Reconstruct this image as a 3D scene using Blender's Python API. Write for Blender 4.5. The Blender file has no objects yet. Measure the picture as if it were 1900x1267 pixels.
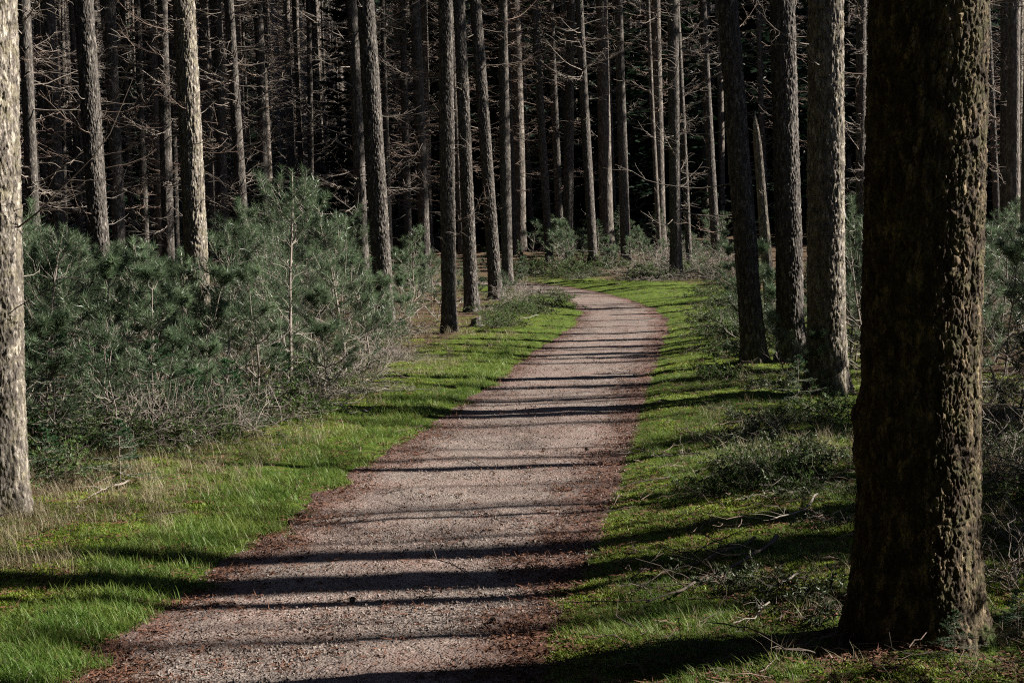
import bpy, math, random
import numpy as np
from mathutils import Vector, Matrix, Euler

# ------------------------------------------------------------------ camera, sky, sun, exposure
S = bpy.context.scene
COL = S.collection
F = 2638.9            # focal length in pixels of a 1900 px wide frame (50 mm on 36 mm)
CAM_H = 1.7
PITCH, ROLL = math.radians(4.5), math.radians(-1.2)
cd = bpy.data.cameras.new('camera'); cam = bpy.data.objects.new('camera', cd); COL.objects.link(cam)
cd.lens = 50; cd.sensor_width = 36; cd.clip_start = 0.1; cd.clip_end = 2000
CR = Matrix.Rotation(math.pi/2 - PITCH, 3, 'X') @ Matrix.Rotation(ROLL, 3, 'Z')
cam.location = (0, 0, CAM_H); cam.rotation_euler = CR.to_euler()
S.camera = cam

SUN_EL, SUN_AHEAD = math.radians(33), math.radians(5)
w = bpy.data.worlds.new('World'); S.world = w; w.use_nodes = True
nt = w.node_tree; bg = nt.nodes['Background']
sky = nt.nodes.new('ShaderNodeTexSky'); sky.sky_type = 'NISHITA'; sky.sun_disc = False
sky.sun_elevation = SUN_EL; sky.sun_rotation = math.pi/2 - SUN_AHEAD; sky.air_density = 0.45; sky.dust_density = 0.3
nt.links.new(sky.outputs[0], bg.inputs[0]); bg.inputs[1].default_value = 0.05
ld = bpy.data.lights.new('sun', 'SUN'); sun = bpy.data.objects.new('sun', ld); COL.objects.link(sun)
ld.energy = 5.0; ld.angle = math.radians(0.55); ld.color = (1.0, 0.93, 0.84)
SDIR = Vector((math.cos(SUN_EL)*math.cos(SUN_AHEAD), math.cos(SUN_EL)*math.sin(SUN_AHEAD), math.sin(SUN_EL)))
sun.rotation_euler = SDIR.to_track_quat('Z', 'Y').to_euler(); sun.location = (30, 5, 30)
vs = S.view_settings; vs.view_transform = 'Standard'; vs.look = 'None'; vs.exposure = 1.82; vs.gamma = 1.0
vs.use_curve_mapping = False
S.cycles.max_bounces = 4; S.cycles.diffuse_bounces = 1; S.cycles.glossy_bounces = 2
S.cycles.transmission_bounces = 2; S.cycles.transparent_max_bounces = 4
S.cycles.sample_clamp_indirect = 4; S.cycles.filter_width = 1.15; S.render.filter_size = 1.15; S.cycles.use_denoising = False; S.cycles.use_adaptive_sampling = False

random.seed(7); RNG = np.random.default_rng(7)
U = RNG.uniform

# ------------------------------------------------------------------ numpy noise
def hsh(ix, iy, iz, s):
    h = (ix.astype(np.int64)*374761393 + iy.astype(np.int64)*668265263 + iz.astype(np.int64)*2147483647 + s*1274126177) & 0xffffffff
    h = ((h ^ (h >> 13))*1274126177) & 0xffffffff
    h = ((h ^ (h >> 16))*2246822519) & 0xffffffff
    return ((h ^ (h >> 15)) & 0xffffff)/float(0xffffff)
def vnoise(p, s=0):
    i = np.floor(p); f = p - i; f = f*f*(3-2*f); i = i.astype(np.int64); out = 0
    for dx in (0, 1):
        for dy in (0, 1):
            for dz in (0, 1):
                wt = (f[..., 0] if dx else 1-f[..., 0])*(f[..., 1] if dy else 1-f[..., 1])*(f[..., 2] if dz else 1-f[..., 2])
                out = out + wt*hsh(i[..., 0]+dx, i[..., 1]+dy, i[..., 2]+dz, s)
    return out
def fbm(p, o=4, s=0):
    a, t, n = 1.0, 0, 0
    for k in range(o):
        t = t + a*vnoise(p*2**k, s+k); n += a; a *= .5
    return t/n
def fbm2(x, y, o=4, s=0):
    return fbm(np.stack([x, y, np.zeros_like(x)], -1), o, s)
def worley(p, s=0):
    i = np.floor(p).astype(np.int64); f1 = np.full(p.shape[:-1], 9.); f2 = f1.copy(); cid = f1*0
    for dx in (-1, 0, 1):
        for dy in (-1, 0, 1):
            for dz in (-1, 0, 1):
                c = [i[..., 0]+dx, i[..., 1]+dy, i[..., 2]+dz]
                d = 0
                for k in range(3):
                    d = d + (c[k] + hsh(c[0], c[1], c[2], s+k) - p[..., k])**2
                cid = np.where(d < f1, hsh(c[0], c[1], c[2], s+31), cid); f2 = np.where(d < f1, f1, np.minimum(f2, d)); f1 = np.minimum(f1, d)
    return np.sqrt(f1), np.sqrt(f2), cid
def sstep(a, b, x):
    t = np.clip((x-a)/(b-a), 0, 1); return t*t*(3-2*t)

# ------------------------------------------------------------------ mesh helpers
def mesh_np(name, V, faces, smooth=True, mat=None, attrs=None):
    """faces: list of int arrays (n,k)"""
    me = bpy.data.meshes.new(name)
    V = np.asarray(V, dtype=np.float32)
    me.vertices.add(len(V)); me.vertices.foreach_set('co', V.ravel())
    faces = [f for f in faces if len(f)]
    nl = sum(f.size for f in faces); nf = sum(len(f) for f in faces)
    me.loops.add(nl); me.polygons.add(nf)
    me.loops.foreach_set('vertex_index', np.concatenate([f.ravel() for f in faces]).astype(np.int32))
    ks = np.concatenate([np.full(len(f), f.shape[1]) for f in faces])
    me.polygons.foreach_set('loop_start', np.concatenate([[0], np.cumsum(ks)[:-1]]).astype(np.int32))
    me.polygons.foreach_set('use_smooth', np.full(nf, smooth))
    if attrs:
        for k, a in attrs.items():
            at = me.attributes.new(k, 'FLOAT', 'POINT'); at.data.foreach_set('value', np.asarray(a, dtype=np.float32))
    if mat: me.materials.append(mat)
    me.update(calc_edges=True)
    return me
def nrm(v):
    return v/np.maximum(np.linalg.norm(v, axis=-1, keepdims=True), 1e-9)
class Acc:
    def __init__(s): s.V = []; s.Fq = []; s.Ft = []; s.n = 0
    def tubes(s, P, R, sides=3):
        """P (N,K,3) centre lines, R (N,K) radii"""
        P = np.asarray(P, float); R = np.asarray(R, float)
        if P.ndim == 2: P = P[None]; R = R[None]
        N, K, _ = P.shape
        T = np.gradient(P, axis=1); T = nrm(T)
        up = np.zeros_like(T); m = np.abs(T[:, :1, 2:3]) > .8
        up[...] = np.where(m, np.array([1., 0, 0]), np.array([0, 0, 1.]))
        A = nrm(np.cross(T, up)); B = np.cross(T, A)
        a = np.arange(sides)*2*math.pi/sides
        ring = A[:, :, None]*np.cos(a)[None, None, :, None] + B[:, :, None]*np.sin(a)[None, None, :, None]
        V = P[:, :, None] + ring*R[:, :, None, None]
        s.V.append(V.reshape(-1, 3))
        base = s.n + (np.arange(N)*K*sides)[:, None, None]
        k = np.arange(K-1)[None, :, None]*sides; j = np.arange(sides)[None, None]; j2 = (j+1) % sides
        q = np.stack([base+k+j, base+k+sides+j, base+k+sides+j2, base+k+j2], -1)
        s.Fq.append(q.reshape(-1, 4)); s.n += N*K*sides
        return s
    def needles(s, B, D, L, W, up=None):
        B = np.asarray(B, float); D = nrm(np.asarray(D, float)); N = len(B)
        side = nrm(np.cross(D, RNG.normal(size=(N, 3)) if up is None else up))
        L = np.broadcast_to(np.asarray(L, float).reshape(-1, 1), (N, 1)); W = np.broadcast_to(np.asarray(W, float).reshape(-1, 1), (N, 1))
        V = np.stack([B-side*W/2, B+side*W/2, B+D*L], 1)
        s.V.append(V.reshape(-1, 3)); s.Ft.append(s.n + np.arange(N*3).reshape(-1, 3)); s.n += N*3
        return s
    def raw(s, V, tris=None, quads=None):
        s.V.append(np.asarray(V, float))
        if tris is not None: s.Ft.append(np.asarray(tris)+s.n)
        if quads is not None: s.Fq.append(np.asarray(quads)+s.n)
        s.n += len(V); return s
    def mesh(s, name, mat, smooth=True):
        f = []
        if s.Fq: f.append(np.concatenate(s.Fq))
        if s.Ft: f.append(np.concatenate(s.Ft))
        return mesh_np(name, np.concatenate(s.V), f, smooth, mat)
def link(name, data, parent=None, loc=None):
    o = bpy.data.objects.new(name, data); COL.objects.link(o)
    if loc is not None: o.location = loc
    if parent is not None: o.parent = parent
    return o
def tag(o, label=None, cat=None, group=None, kind=None):
    if label: o['label'] = label
    if cat: o['category'] = cat
    if group: o['group'] = group
    if kind: o['kind'] = kind
    return o
def thing(name, loc, label, cat, group=None, rz=0, sc=1.0):
    o = link(name, None, loc=loc); o.rotation_euler = (0, 0, rz); o.scale = (sc,)*3; o.empty_display_size = .2
    return tag(o, label, cat, group)
def copy_thing(root, loc, rz=0, sc=1.0, label=None, group=None, tilt=(0, 0)):
    c = root.copy(); COL.objects.link(c); c.location = loc; c.rotation_euler = (tilt[0], tilt[1], rz); c.scale = (sc,)*3
    if label: c['label'] = label
    if group: c['group'] = group
    for ch in root.children:
        d = ch.copy(); COL.objects.link(d); d.parent = c
    return c

# ------------------------------------------------------------------ pixel -> world and terrain
def ray(px, py):
    return (CR @ Vector(((px-950)/F, -(py-633.5)/F, -1))).normalized()
def at_depth(px, py, d):
    r = ray(px, py); return Vector((0, 0, CAM_H)) + r*(d/r.y)
def base_h(y):
    return 1.25*sstep(28, 66, y) + 5.0*sstep(66, 260, y)
def hit(px, py):
    r = ray(px, py); y = 3.0; o = CAM_H
    while y < 400:
        z = o + r.z/r.y*y
        if z <= float(base_h(np.float64(y))): break
        y += .02
    return Vector((r.x/r.y*y, y, float(base_h(np.float64(y)))))
LE = [(-60,1400),(100,1267),(290,1140),(480,1000),(600,920),(700,850),(800,790),(880,740),(950,682),(1010,645),(1060,612),(1086,588),(1078,568),(1030,549),(985,540),(930,533)]
RE = [(990,1400),(1010,1267),(1045,1130),(1095,1020),(1135,920),(1168,830),(1192,750),(1208,690),(1228,640),(1243,605),(1235,583),(1200,564),(1150,550),(1080,536),(1000,527),(930,521)]
LP = np.array([hit(*p)[:2] for p in LE]); RP = np.array([hit(*p)[:2] for p in RE])
def resample(P, n):
    d = np.concatenate([[0], np.cumsum(np.linalg.norm(np.diff(P, axis=0), axis=1))]); t = np.linspace(0, d[-1], n)
    return np.stack([np.interp(t, d, P[:, k]) for k in (0, 1)], 1)
def smoothp(P, it):
    P = P.copy()
    for _ in range(it): P[1:-1] = .25*P[:-2] + .5*P[1:-1] + .25*P[2:]
    return P
NP = 220
# pair the two edges by their nodes, then resample both on one parameter
mid = (LP+RP)/2; dd = np.concatenate([[0], np.cumsum(np.linalg.norm(np.diff(mid, axis=0), axis=1))])
tt = np.linspace(0, dd[-1], NP)
LPs = smoothp(np.stack([np.interp(tt, dd, LP[:, k]) for k in (0, 1)], 1), 14)
RPs = smoothp(np.stack([np.interp(tt, dd, RP[:, k]) for k in (0, 1)], 1), 14)
dirn = nrm((LPs[-1]+RPs[-1])/2 - (LPs[-8]+RPs[-8])/2); dirn = nrm(np.array([-1.0, 0.12])); step = np.linspace(.5, 40, 60)[:, None]
LPs = np.concatenate([LPs, LPs[-1]+dirn*step]); RPs = np.concatenate([RPs, RPs[-1]+dirn*step])
dir0 = nrm(LPs[0]-LPs[10]); st = np.linspace(6, .2, 20)[:, None]
dir1 = nrm((LPs[0]+RPs[0])/2-(LPs[20]+RPs[20])/2)
LPs = np.concatenate([LPs[0]+dir1*st, LPs]); RPs = np.concatenate([RPs[0]+dir1*st, RPs])
MC = (LPs+RPs)/2; HW = np.linalg.norm(LPs-RPs, axis=1)/2
TN = nrm(np.gradient(MC, axis=0)); HWn = np.abs((LPs-MC)[:, 0]*(-TN[:, 1])*-1 + (LPs-MC)[:, 1]*TN[:, 0]*-1)
HWn = np.maximum(HWn, .7)
MCd = MC[::2]; HWd = HWn[::2]; TNd = TN[::2]
def path_s(x, y):
    """signed side distance to the path edge: (s>0 outside), side (-1 left, +1 right)"""
    x = np.asarray(x, float); y = np.asarray(y, float); sh = x.shape; x = x.ravel(); y = y.ravel()
    s = np.empty(len(x)); sd = np.empty(len(x))
    for a in range(0, len(x), 20000):
        dx = x[a:a+20000, None]-MCd[None, :, 0]; dy = y[a:a+20000, None]-MCd[None, :, 1]
        d2 = dx*dx+dy*dy; k = np.argmin(d2, 1); r = np.arange(len(k))
        s[a:a+20000] = np.sqrt(d2[r, k])-HWd[k]
        sd[a:a+20000] = np.sign(dx[r, k]*TNd[k, 1]-dy[r, k]*TNd[k, 0])
    return s.reshape(sh), sd.reshape(sh)
def ground_h(x, y, s=None):
    x = np.asarray(x, float); y = np.asarray(y, float)
    if s is None: s, _ = path_s(x, y)
    off = sstep(0.0, 1.3, s)
    z = base_h(y) + off*(.16*(fbm2(x*.5, y*.5, 3, 5)-.42) + .10*(fbm2(x*2.2, y*2.2, 3, 9)-.45) + .05) + .03*sstep(-.05, .25, s)
    z = z + sstep(-.05, .3, s)*.035*(fbm2(x*9, y*9, 2, 3)-.5) + .018*(fbm2(x*1.1, y*1.1, 2, 33)-.5)
    return z
def gh(x, y): return float(ground_h(np.array([x]), np.array([y]))[0])
def gp(px, py):
    p = hit(px, py); return Vector((p.x, p.y, gh(p.x, p.y)))

# ------------------------------------------------------------------ materials
class NT:
    def __init__(s, name):
        s.m = bpy.data.materials.new(name); s.m.use_nodes = True; s.t = s.m.node_tree
        s.b = s.t.nodes['Principled BSDF']; s.out = s.t.nodes['Material Output']
    def n(s, ty, **kw):
        nd = s.t.nodes.new(ty)
        for k, v in kw.items():
            if k.startswith('_'): nd.inputs[k[1:].replace('_', ' ')].default_value = v
            else: setattr(nd, k, v)
        return nd
    def l(s, a, b): s.t.links.new(a, b)
    def coord(s, scale=(1, 1, 1), kind='Object'):
        if kind == 'World': g = s.n('ShaderNodeNewGeometry').outputs['Position']
        else: g = s.n('ShaderNodeTexCoord').outputs[kind]
        mp = s.n('ShaderNodeMapping'); mp.inputs['Scale'].default_value = scale; s.l(g, mp.inputs[0]); return mp.outputs[0]
    def noise(s, co, sc, det=5, rough=.6):
        nd = s.n('ShaderNodeTexNoise', _Scale=sc, _Detail=det, _Roughness=rough); s.l(co, nd.inputs['Vector']); return nd.outputs['Fac']
    def vor(s, co, sc, feat='F1'):
        nd = s.n('ShaderNodeTexVoronoi', feature=feat, _Scale=sc); s.l(co, nd.inputs['Vector']); return nd
    def ramp(s, fac, stops):
        r = s.n('ShaderNodeValToRGB'); e = r.color_ramp.elements
        while len(e) < len(stops): e.new(.5)
        for k, (p, c) in enumerate(stops):
            e[k].position = p; e[k].color = (*c, 1) if len(c) == 3 else c
        s.l(fac, r.inputs[0]); return r.outputs[0]
    def mix(s, f, a, b, mode='MIX'):
        m = s.n('ShaderNodeMix', data_type='RGBA', blend_type=mode)
        for sock, v in ((m.inputs[0], f), (m.inputs[6], a), (m.inputs[7], b)):
            if isinstance(v, (int, float)): sock.default_value = v
            elif isinstance(v, tuple): sock.default_value = (*v, 1)
            else: s.l(v, sock)
        return m.outputs[2]
    def math(s, op, a, b=0.5, c=None):
        m = s.n('ShaderNodeMath', operation=op)
        for k, v in enumerate((a, b) if c is None else (a, b, c)):
            if isinstance(v, (int, float)): m.inputs[k].default_value = v
            else: s.l(v, m.inputs[k])
        return m.outputs[0]
    def bump(s, h, dist, strength=1.0, prev=None):
        b = s.n('ShaderNodeBump', _Distance=dist, _Strength=strength); s.l(h, b.inputs['Height'])
        if prev is not None: s.l(prev, b.inputs['Normal'])
        s.l(b.outputs[0], s.b.inputs['Normal']); return b.outputs[0]
    def attr(s, name): return s.n('ShaderNodeAttribute', attribute_name=name).outputs['Fac']
    def orand(s): return s.n('ShaderNodeObjectInfo').outputs['Random']
    def done(s, col, rough=.9, spec=.2):
        if isinstance(col, tuple): s.b.inputs['Base Color'].default_value = (*col, 1)
        else: s.l(col, s.b.inputs['Base Color'])
        s.b.inputs['Roughness'].default_value = rough; s.b.inputs['Specular IOR Level'].default_value = spec
        return s.m
def leafy(t, col, transl=.35, rough=.6, spec=.25):
    t.done(col, rough, spec)
    tr = t.n('ShaderNodeBsdfTranslucent'); 
    if isinstance(col, tuple): tr.inputs[0].default_value = (*col, 1)
    else: t.l(col, tr.inputs[0])
    mx = t.n('ShaderNodeMixShader'); mx.inputs[0].default_value = transl
    t.l(t.b.outputs[0], mx.inputs[1]); t.l(tr.outputs[0], mx.inputs[2]); t.l(mx.outputs[0], t.out.inputs[0]); return t.m

def bark_mat(name, dark, mid, light, lichen=None, lam=.5, scale=1.0, bumpd=.006, moss=False):
    t = NT(name); co = t.coord((1, 1, .38)); co1 = t.coord()
    n1 = t.noise(co, 28*scale, 6, .7); v = t.vor(co, 30*scale, 'DISTANCE_TO_EDGE').outputs[0]; n2 = t.noise(co1, 4*scale, 4, .6)
    n3 = t.noise(co1, 90*scale, 3, .6)
    c = t.ramp(n1, [(.3, dark), (.52, mid), (.72, light)])
    c = t.mix(t.math('MULTIPLY', t.ramp(v, [(0, (1, 1, 1)), (.09, (0, 0, 0))]), .55), c, dark)
    c = t.mix(t.math('MULTIPLY', t.ramp(n2, [(.35, (0, 0, 0)), (.7, (1, 1, 1))]), .45), c, tuple(.72*x for x in mid))
    if lichen:
        n4 = t.noise(co1, 13, 5, .75)
        c = t.mix(t.math('MULTIPLY', t.ramp(n4, [(.47, (0, 0, 0)), (.6, (1, 1, 1))]), lam), c, lichen)
    if moss:
        sx = t.n('ShaderNodeSeparateXYZ'); t.l(co1, sx.inputs[0]); zz_ = t.math('MULTIPLY', sx.outputs[2], -1.3)
        mf = t.math('ADD', t.math('ADD', zz_, .22), t.math('MULTIPLY', t.math('SUBTRACT', t.noise(co1, 5, 5, .7), .5), 2.2))
        c = t.mix(t.ramp(mf, [(.35, (0, 0, 0)), (.6, (1, 1, 1))]), c, (.035, .055, .014))
    h = t.math('ADD', t.math('MULTIPLY', v, 1.1), t.math('MULTIPLY', n1, .8)); h = t.math('ADD', h, t.math('MULTIPLY', n3, .3))
    t.bump(h, bumpd, .9)
    return t.done(c, .92, .12)
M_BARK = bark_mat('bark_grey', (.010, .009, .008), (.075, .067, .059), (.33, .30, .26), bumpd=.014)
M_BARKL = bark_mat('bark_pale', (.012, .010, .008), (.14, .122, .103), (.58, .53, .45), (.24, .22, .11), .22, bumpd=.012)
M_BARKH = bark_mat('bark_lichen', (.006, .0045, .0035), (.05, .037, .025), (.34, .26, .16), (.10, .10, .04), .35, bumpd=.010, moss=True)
M_BARKF = bark_mat('bark_far', (.02, .016, .013), (.12, .105, .09), (.34, .30, .26), bumpd=.015, scale=.6)
def simple(name, a, b, sc=20, rough=.9):
    t = NT(name); co = t.coord(); f = t.noise(co, sc, 4); r = t.orand()
    c = t.mix(f, a, b); c = t.mix(t.math('MULTIPLY', r, .35), c, tuple(.6*x for x in a)); return t.done(c, rough, .15)
M_TWIG = simple('twig_bark', (.12, .10, .085), (.27, .235, .20), 15)
M_TWIGR = simple('twig_reddish', (.12, .088, .07), (.25, .19, .155), 15)
M_DEAD = simple('dead_wood', (0.150, 0.131, 0.112), (0.300, 0.270, 0.232), 12)
M_DARKSTICK = simple('dark_stick', (0.042, 0.032, 0.025), (0.140, 0.115, 0.095), 14)
def leafmat(name, a, b, c2, transl, sc=3.0, rough=.5):
    t = NT(name); co = t.coord((1, 1, 1), 'World'); f = t.noise(co, sc, 3); f2 = t.noise(co, 40, 2)
    c = t.ramp(f, [(.35, a), (.65, b)]); c = t.mix(t.ramp(f2, [(.5, (0, 0, 0)), (.75, (1, 1, 1))]), c, c2)
    c = t.mix(t.math('MULTIPLY', t.orand(), .5), c, tuple(.65*x for x in a))
    return leafy(t, c, transl, rough)
M_PINE = leafmat('pine_needles', (.07, .118, .058), (.12, .175, .09), (.27, .31, .21), .3, rough=.35)
M_SPRUCE = leafmat('spruce_needles', (.018, .055, .022), (.04, .10, .032), (.07, .14, .05), .2)
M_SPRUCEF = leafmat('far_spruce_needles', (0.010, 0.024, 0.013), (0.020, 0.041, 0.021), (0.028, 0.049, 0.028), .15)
M_GRASS = leafmat('grass_blades', (.075, .15, .02), (.15, .21, .035), (.27, .27, .11), .45, 2.4)
M_MOSS = leafmat('moss_tips', (.11, .17, .018), (.24, .31, .035), (.34, .37, .08), .35, 1.8)
M_DRY = leafmat('dry_grass', (0.180, 0.150, 0.083), (0.285, 0.247, 0.150), (0.375, 0.338, 0.225), .3, 2)
M_HEATH = leafmat('heath_leaves', (.04, .07, .025), (.08, .11, .04), (.13, .14, .08), .15)
M_LITTER = simple('litter', (0.068, 0.030, 0.019), (0.158, 0.083, 0.053), 30)
M_PEBBLE = simple('pebble', (0.140, 0.108, 0.095), (0.350, 0.301, 0.266), 8)

def ground_mat():
    t = NT('forest_floor'); co = t.coord((1, 1, 1), 'World')
    g = t.attr('green'); n1 = t.noise(co, 2.2, 5, .65); n2 = t.noise(co, 35, 4, .7); n3 = t.noise(co, 9, 5, .7)
    soil = t.ramp(n2, [(.3, (0.024, 0.014, 0.009)), (.52, (0.068, 0.044, 0.027)), (.72, (0.136, 0.102, 0.068))])
    moss = t.ramp(n2, [(.3, (0.020, 0.037, 0.005)), (.5, (0.054, 0.088, 0.010)), (.72, (0.109, 0.150, 0.020))])
    f = t.math('ADD', t.math('MULTIPLY', t.math('SUBTRACT', n3, .5), 1.6), g)
    f = t.ramp(f, [(.38, (0, 0, 0)), (.62, (1, 1, 1))])
    c = t.mix(f, soil, moss)
    straw = t.ramp(t.noise(t.coord((1, 3, 1), 'World'), 12, 5, .7), [(.55, (0, 0, 0)), (.68, (1, 1, 1))])
    c = t.mix(t.math('MULTIPLY', straw, .5), c, (.25, .20, .12))
    b = t.bump(n2, .03, 1.0); t.bump(t.noise(co, 120, 3, .7), .008, 1.0, b)
    return t.done(c, .95, .1)
def path_mat():
    t = NT('path_gravel'); co = t.coord((1, 1, 1), 'World'); e = t.attr('edge')
    n1 = t.noise(co, 1.3, 5, .6); n2 = t.noise(co, 60, 4, .75); n3 = t.noise(co, 8, 5, .65)
    v = t.vor(co, 95); v2 = t.vor(co, 48)
    cen = t.ramp(n2, [(.28, (0.062, 0.050, 0.043)), (.5, (0.142, 0.117, 0.102)), (.7, (0.229, 0.196, 0.173))])
    stone = t.ramp(t.n('ShaderNodeSeparateColor').outputs[0], [(0, (.2, .16, .14)), (1, (.5, .43, .39))])
    sep = t.n('ShaderNodeSeparateColor'); t.l(v.outputs['Color'], sep.inputs[0])
    stone = t.ramp(sep.outputs[0], [(0, (0.071, 0.053, 0.046)), (.5, (0.142, 0.118, 0.104)), (1, (0.263, 0.231, 0.207))])
    c = t.mix(.6, cen, stone); c = t.mix(t.ramp(t.noise(co, 30, 4, .75), [(.56, (0, 0, 0)), (.68, (.85, .85, .85))]), c, (.045, .028, .024))
    c = t.mix(t.math('MULTIPLY', t.ramp(t.noise(co, 1.7, 6, .7), [(.45, (0, 0, 0)), (.65, (1, 1, 1))]), .45), c, (.075, .05, .042))
    red = t.ramp(n2, [(.3, (.022, .012, .010)), (.55, (.075, .042, .034)), (.75, (.16, .105, .085))])
    f = t.math('ADD', e, t.math('MULTIPLY', t.math('SUBTRACT', n3, .5), 1.1)); f = t.math('ADD', f, t.math('MULTIPLY', t.math('SUBTRACT', n1, .5), .8))
    c = t.mix(t.ramp(f, [(.35, (0, 0, 0)), (1.0, (.9, .9, .9))]), c, red)
    c = t.mix(t.math('MULTIPLY', t.ramp(n1, [(.4, (0, 0, 0)), (.65, (1, 1, 1))]), .3), c, (.2, .12, .1))
    h = t.math('SUBTRACT', 1.0, v.outputs[0]); b = t.bump(h, .006, .9); b2 = t.bump(t.math('SUBTRACT', 1.0, v2.outputs[0]), .010, .6, b); t.bump(n3, .03, .7, b2)
    return t.done(c, .93, .12)

# ------------------------------------------------------------------ ground sheet and path
u = np.linspace(-1, 1, 600); gx = 2.2*np.sinh(5.5*u)
v = np.linspace(-2.4, 5.05, 620); gy = 8 + 5.0*np.sinh(v)
GX, GY = np.meshgrid(gx, gy); s, sd = path_s(GX, GY)
far_ = 1-.8*sstep(34, 42, GY)
GZ = ground_h(GX, GY, s) - .03*(1-sstep(-.12, .0, s))
green = np.where(sd < 0, .95*sstep(-.1, .05, s)*(1-sstep(.7, 1.9, s)), .95*sstep(-.1, .15, s)*(1-sstep(1.2, 3.2, s))) + .25*sstep(0, .3, s)
green = green*far_
nx, ny = len(gx), len(gy); idx = np.arange(nx*ny).reshape(ny, nx)
q = np.stack([idx[:-1, :-1], idx[:-1, 1:], idx[1:, 1:], idx[1:, :-1]], -1).reshape(-1, 4)
tag(link('ground', mesh_np('ground', np.stack([GX, GY, GZ], -1).reshape(-1, 3), [q], True, ground_mat(), {'green': green.ravel()})), kind='structure')

na = 60; nl = 900
tq = np.linspace(0, len(MC)-1, nl); mcx = np.interp(tq, np.arange(len(MC)), MC[:, 0]); mcy = np.interp(tq, np.arange(len(MC)), MC[:, 1])
hw = np.interp(tq, np.arange(len(MC)), HWn); tx = np.gradient(mcx); ty = np.gradient(mcy); tl = np.hypot(tx, ty); tx /= tl; ty /= tl
a = np.linspace(-1, 1, na)
wob = .13*(fbm2(tq*.35, tq*0+3, 4, 71)-.5)*2; wob2 = .13*(fbm2(tq*.35, tq*0+8, 4, 72)-.5)*2
ww = hw[:, None]*a[None] + np.where(a[None] > 0, wob[:, None]*a[None], wob2[:, None]*-a[None]) + .06*a[None]
PX_ = mcx[:, None] + ty[:, None]*ww; PY_ = mcy[:, None] - tx[:, None]*ww
sp = ww*np.sign(a)[None] - hw[:, None]
PZ_ = ground_h(PX_, PY_, np.minimum(sp, 0)) + .004 + .012*(fbm2(PX_*6, PY_*6, 3, 55)-.5) + .03*(fbm2(PX_*1.8, PY_*1.8, 2, 56)-.5) + .03*(1-a[None]**2)*0 - .02*sstep(.93, 1., np.abs(a))[None]
edge = np.abs(a)[None]**2.2*np.ones((nl, 1))
edge = edge*np.where(a[None] > 0, 1.5, 1.25)
ip = np.arange(nl*na).reshape(nl, na); q = np.stack([ip[:-1, :-1], ip[:-1, 1:], ip[1:, 1:], ip[1:, :-1]], -1).reshape(-1, 4)
tag(link('path', mesh_np('path', np.stack([PX_, PY_, PZ_], -1).reshape(-1, 3), [q], True, path_mat(), {'edge': edge.ravel()})), kind='structure')

# ------------------------------------------------------------------ geometry-node scatter for uncountable stuff
def scatter(name, meshes, P, R, SC, label, cat, kind='stuff'):
    coll = bpy.data.collections.new(name + '_pieces')
    for k, m in enumerate(meshes):
        o = bpy.data.objects.new('%s_piece' % name, m); coll.objects.link(o)
    me = bpy.data.meshes.new(name); n = len(P)
    me.vertices.add(n); me.vertices.foreach_set('co', np.asarray(P, np.float32).ravel())
    at = me.attributes.new('rot', 'FLOAT_VECTOR', 'POINT'); at.data.foreach_set('vector', np.asarray(R, np.float32).ravel())
    at = me.attributes.new('scl', 'FLOAT', 'POINT'); at.data.foreach_set('value', np.asarray(SC, np.float32))
    at = me.attributes.new('pick', 'INT', 'POINT'); at.data.foreach_set('value', RNG.integers(0, len(meshes), n).astype(np.int32))
    g = bpy.data.node_groups.new(name, 'GeometryNodeTree')
    g.interface.new_socket('Geometry', in_out='INPUT', socket_type='NodeSocketGeometry')
    g.interface.new_socket('Geometry', in_out='OUTPUT', socket_type='NodeSocketGeometry')
    gi = g.nodes.new('NodeGroupInput'); go = g.nodes.new('NodeGroupOutput'); ci = g.nodes.new('GeometryNodeCollectionInfo')
    ci.inputs['Collection'].default_value = coll; ci.inputs['Separate Children'].default_value = True; ci.inputs['Reset Children'].default_value = True
    ins = g.nodes.new('GeometryNodeInstanceOnPoints'); ins.inputs['Pick Instance'].default_value = True
    def na_(nm, ty):
        x = g.nodes.new('GeometryNodeInputNamedAttribute'); x.data_type = ty; x.inputs[0].default_value = nm
        return [o for o in x.outputs if o.enabled][0]
    L = g.links.new
    L(gi.outputs[0], ins.inputs['Points']); L(ci.outputs[0], ins.inputs['Instance'])
    L(na_('pick', 'INT'), ins.inputs['Instance Index']); L(na_('scl', 'FLOAT'), ins.inputs['Scale'])
    e2r = g.nodes.new('FunctionNodeEulerToRotation'); L(na_('rot', 'FLOAT_VECTOR'), e2r.inputs[0]); L(e2r.outputs[0], ins.inputs['Rotation'])
    L(ins.outputs[0], go.inputs[0])
    o = link(name, me); md = o.modifiers.new('scatter', 'NODES'); md.node_group = g
    return tag(o, label, cat, None, kind)

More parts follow.
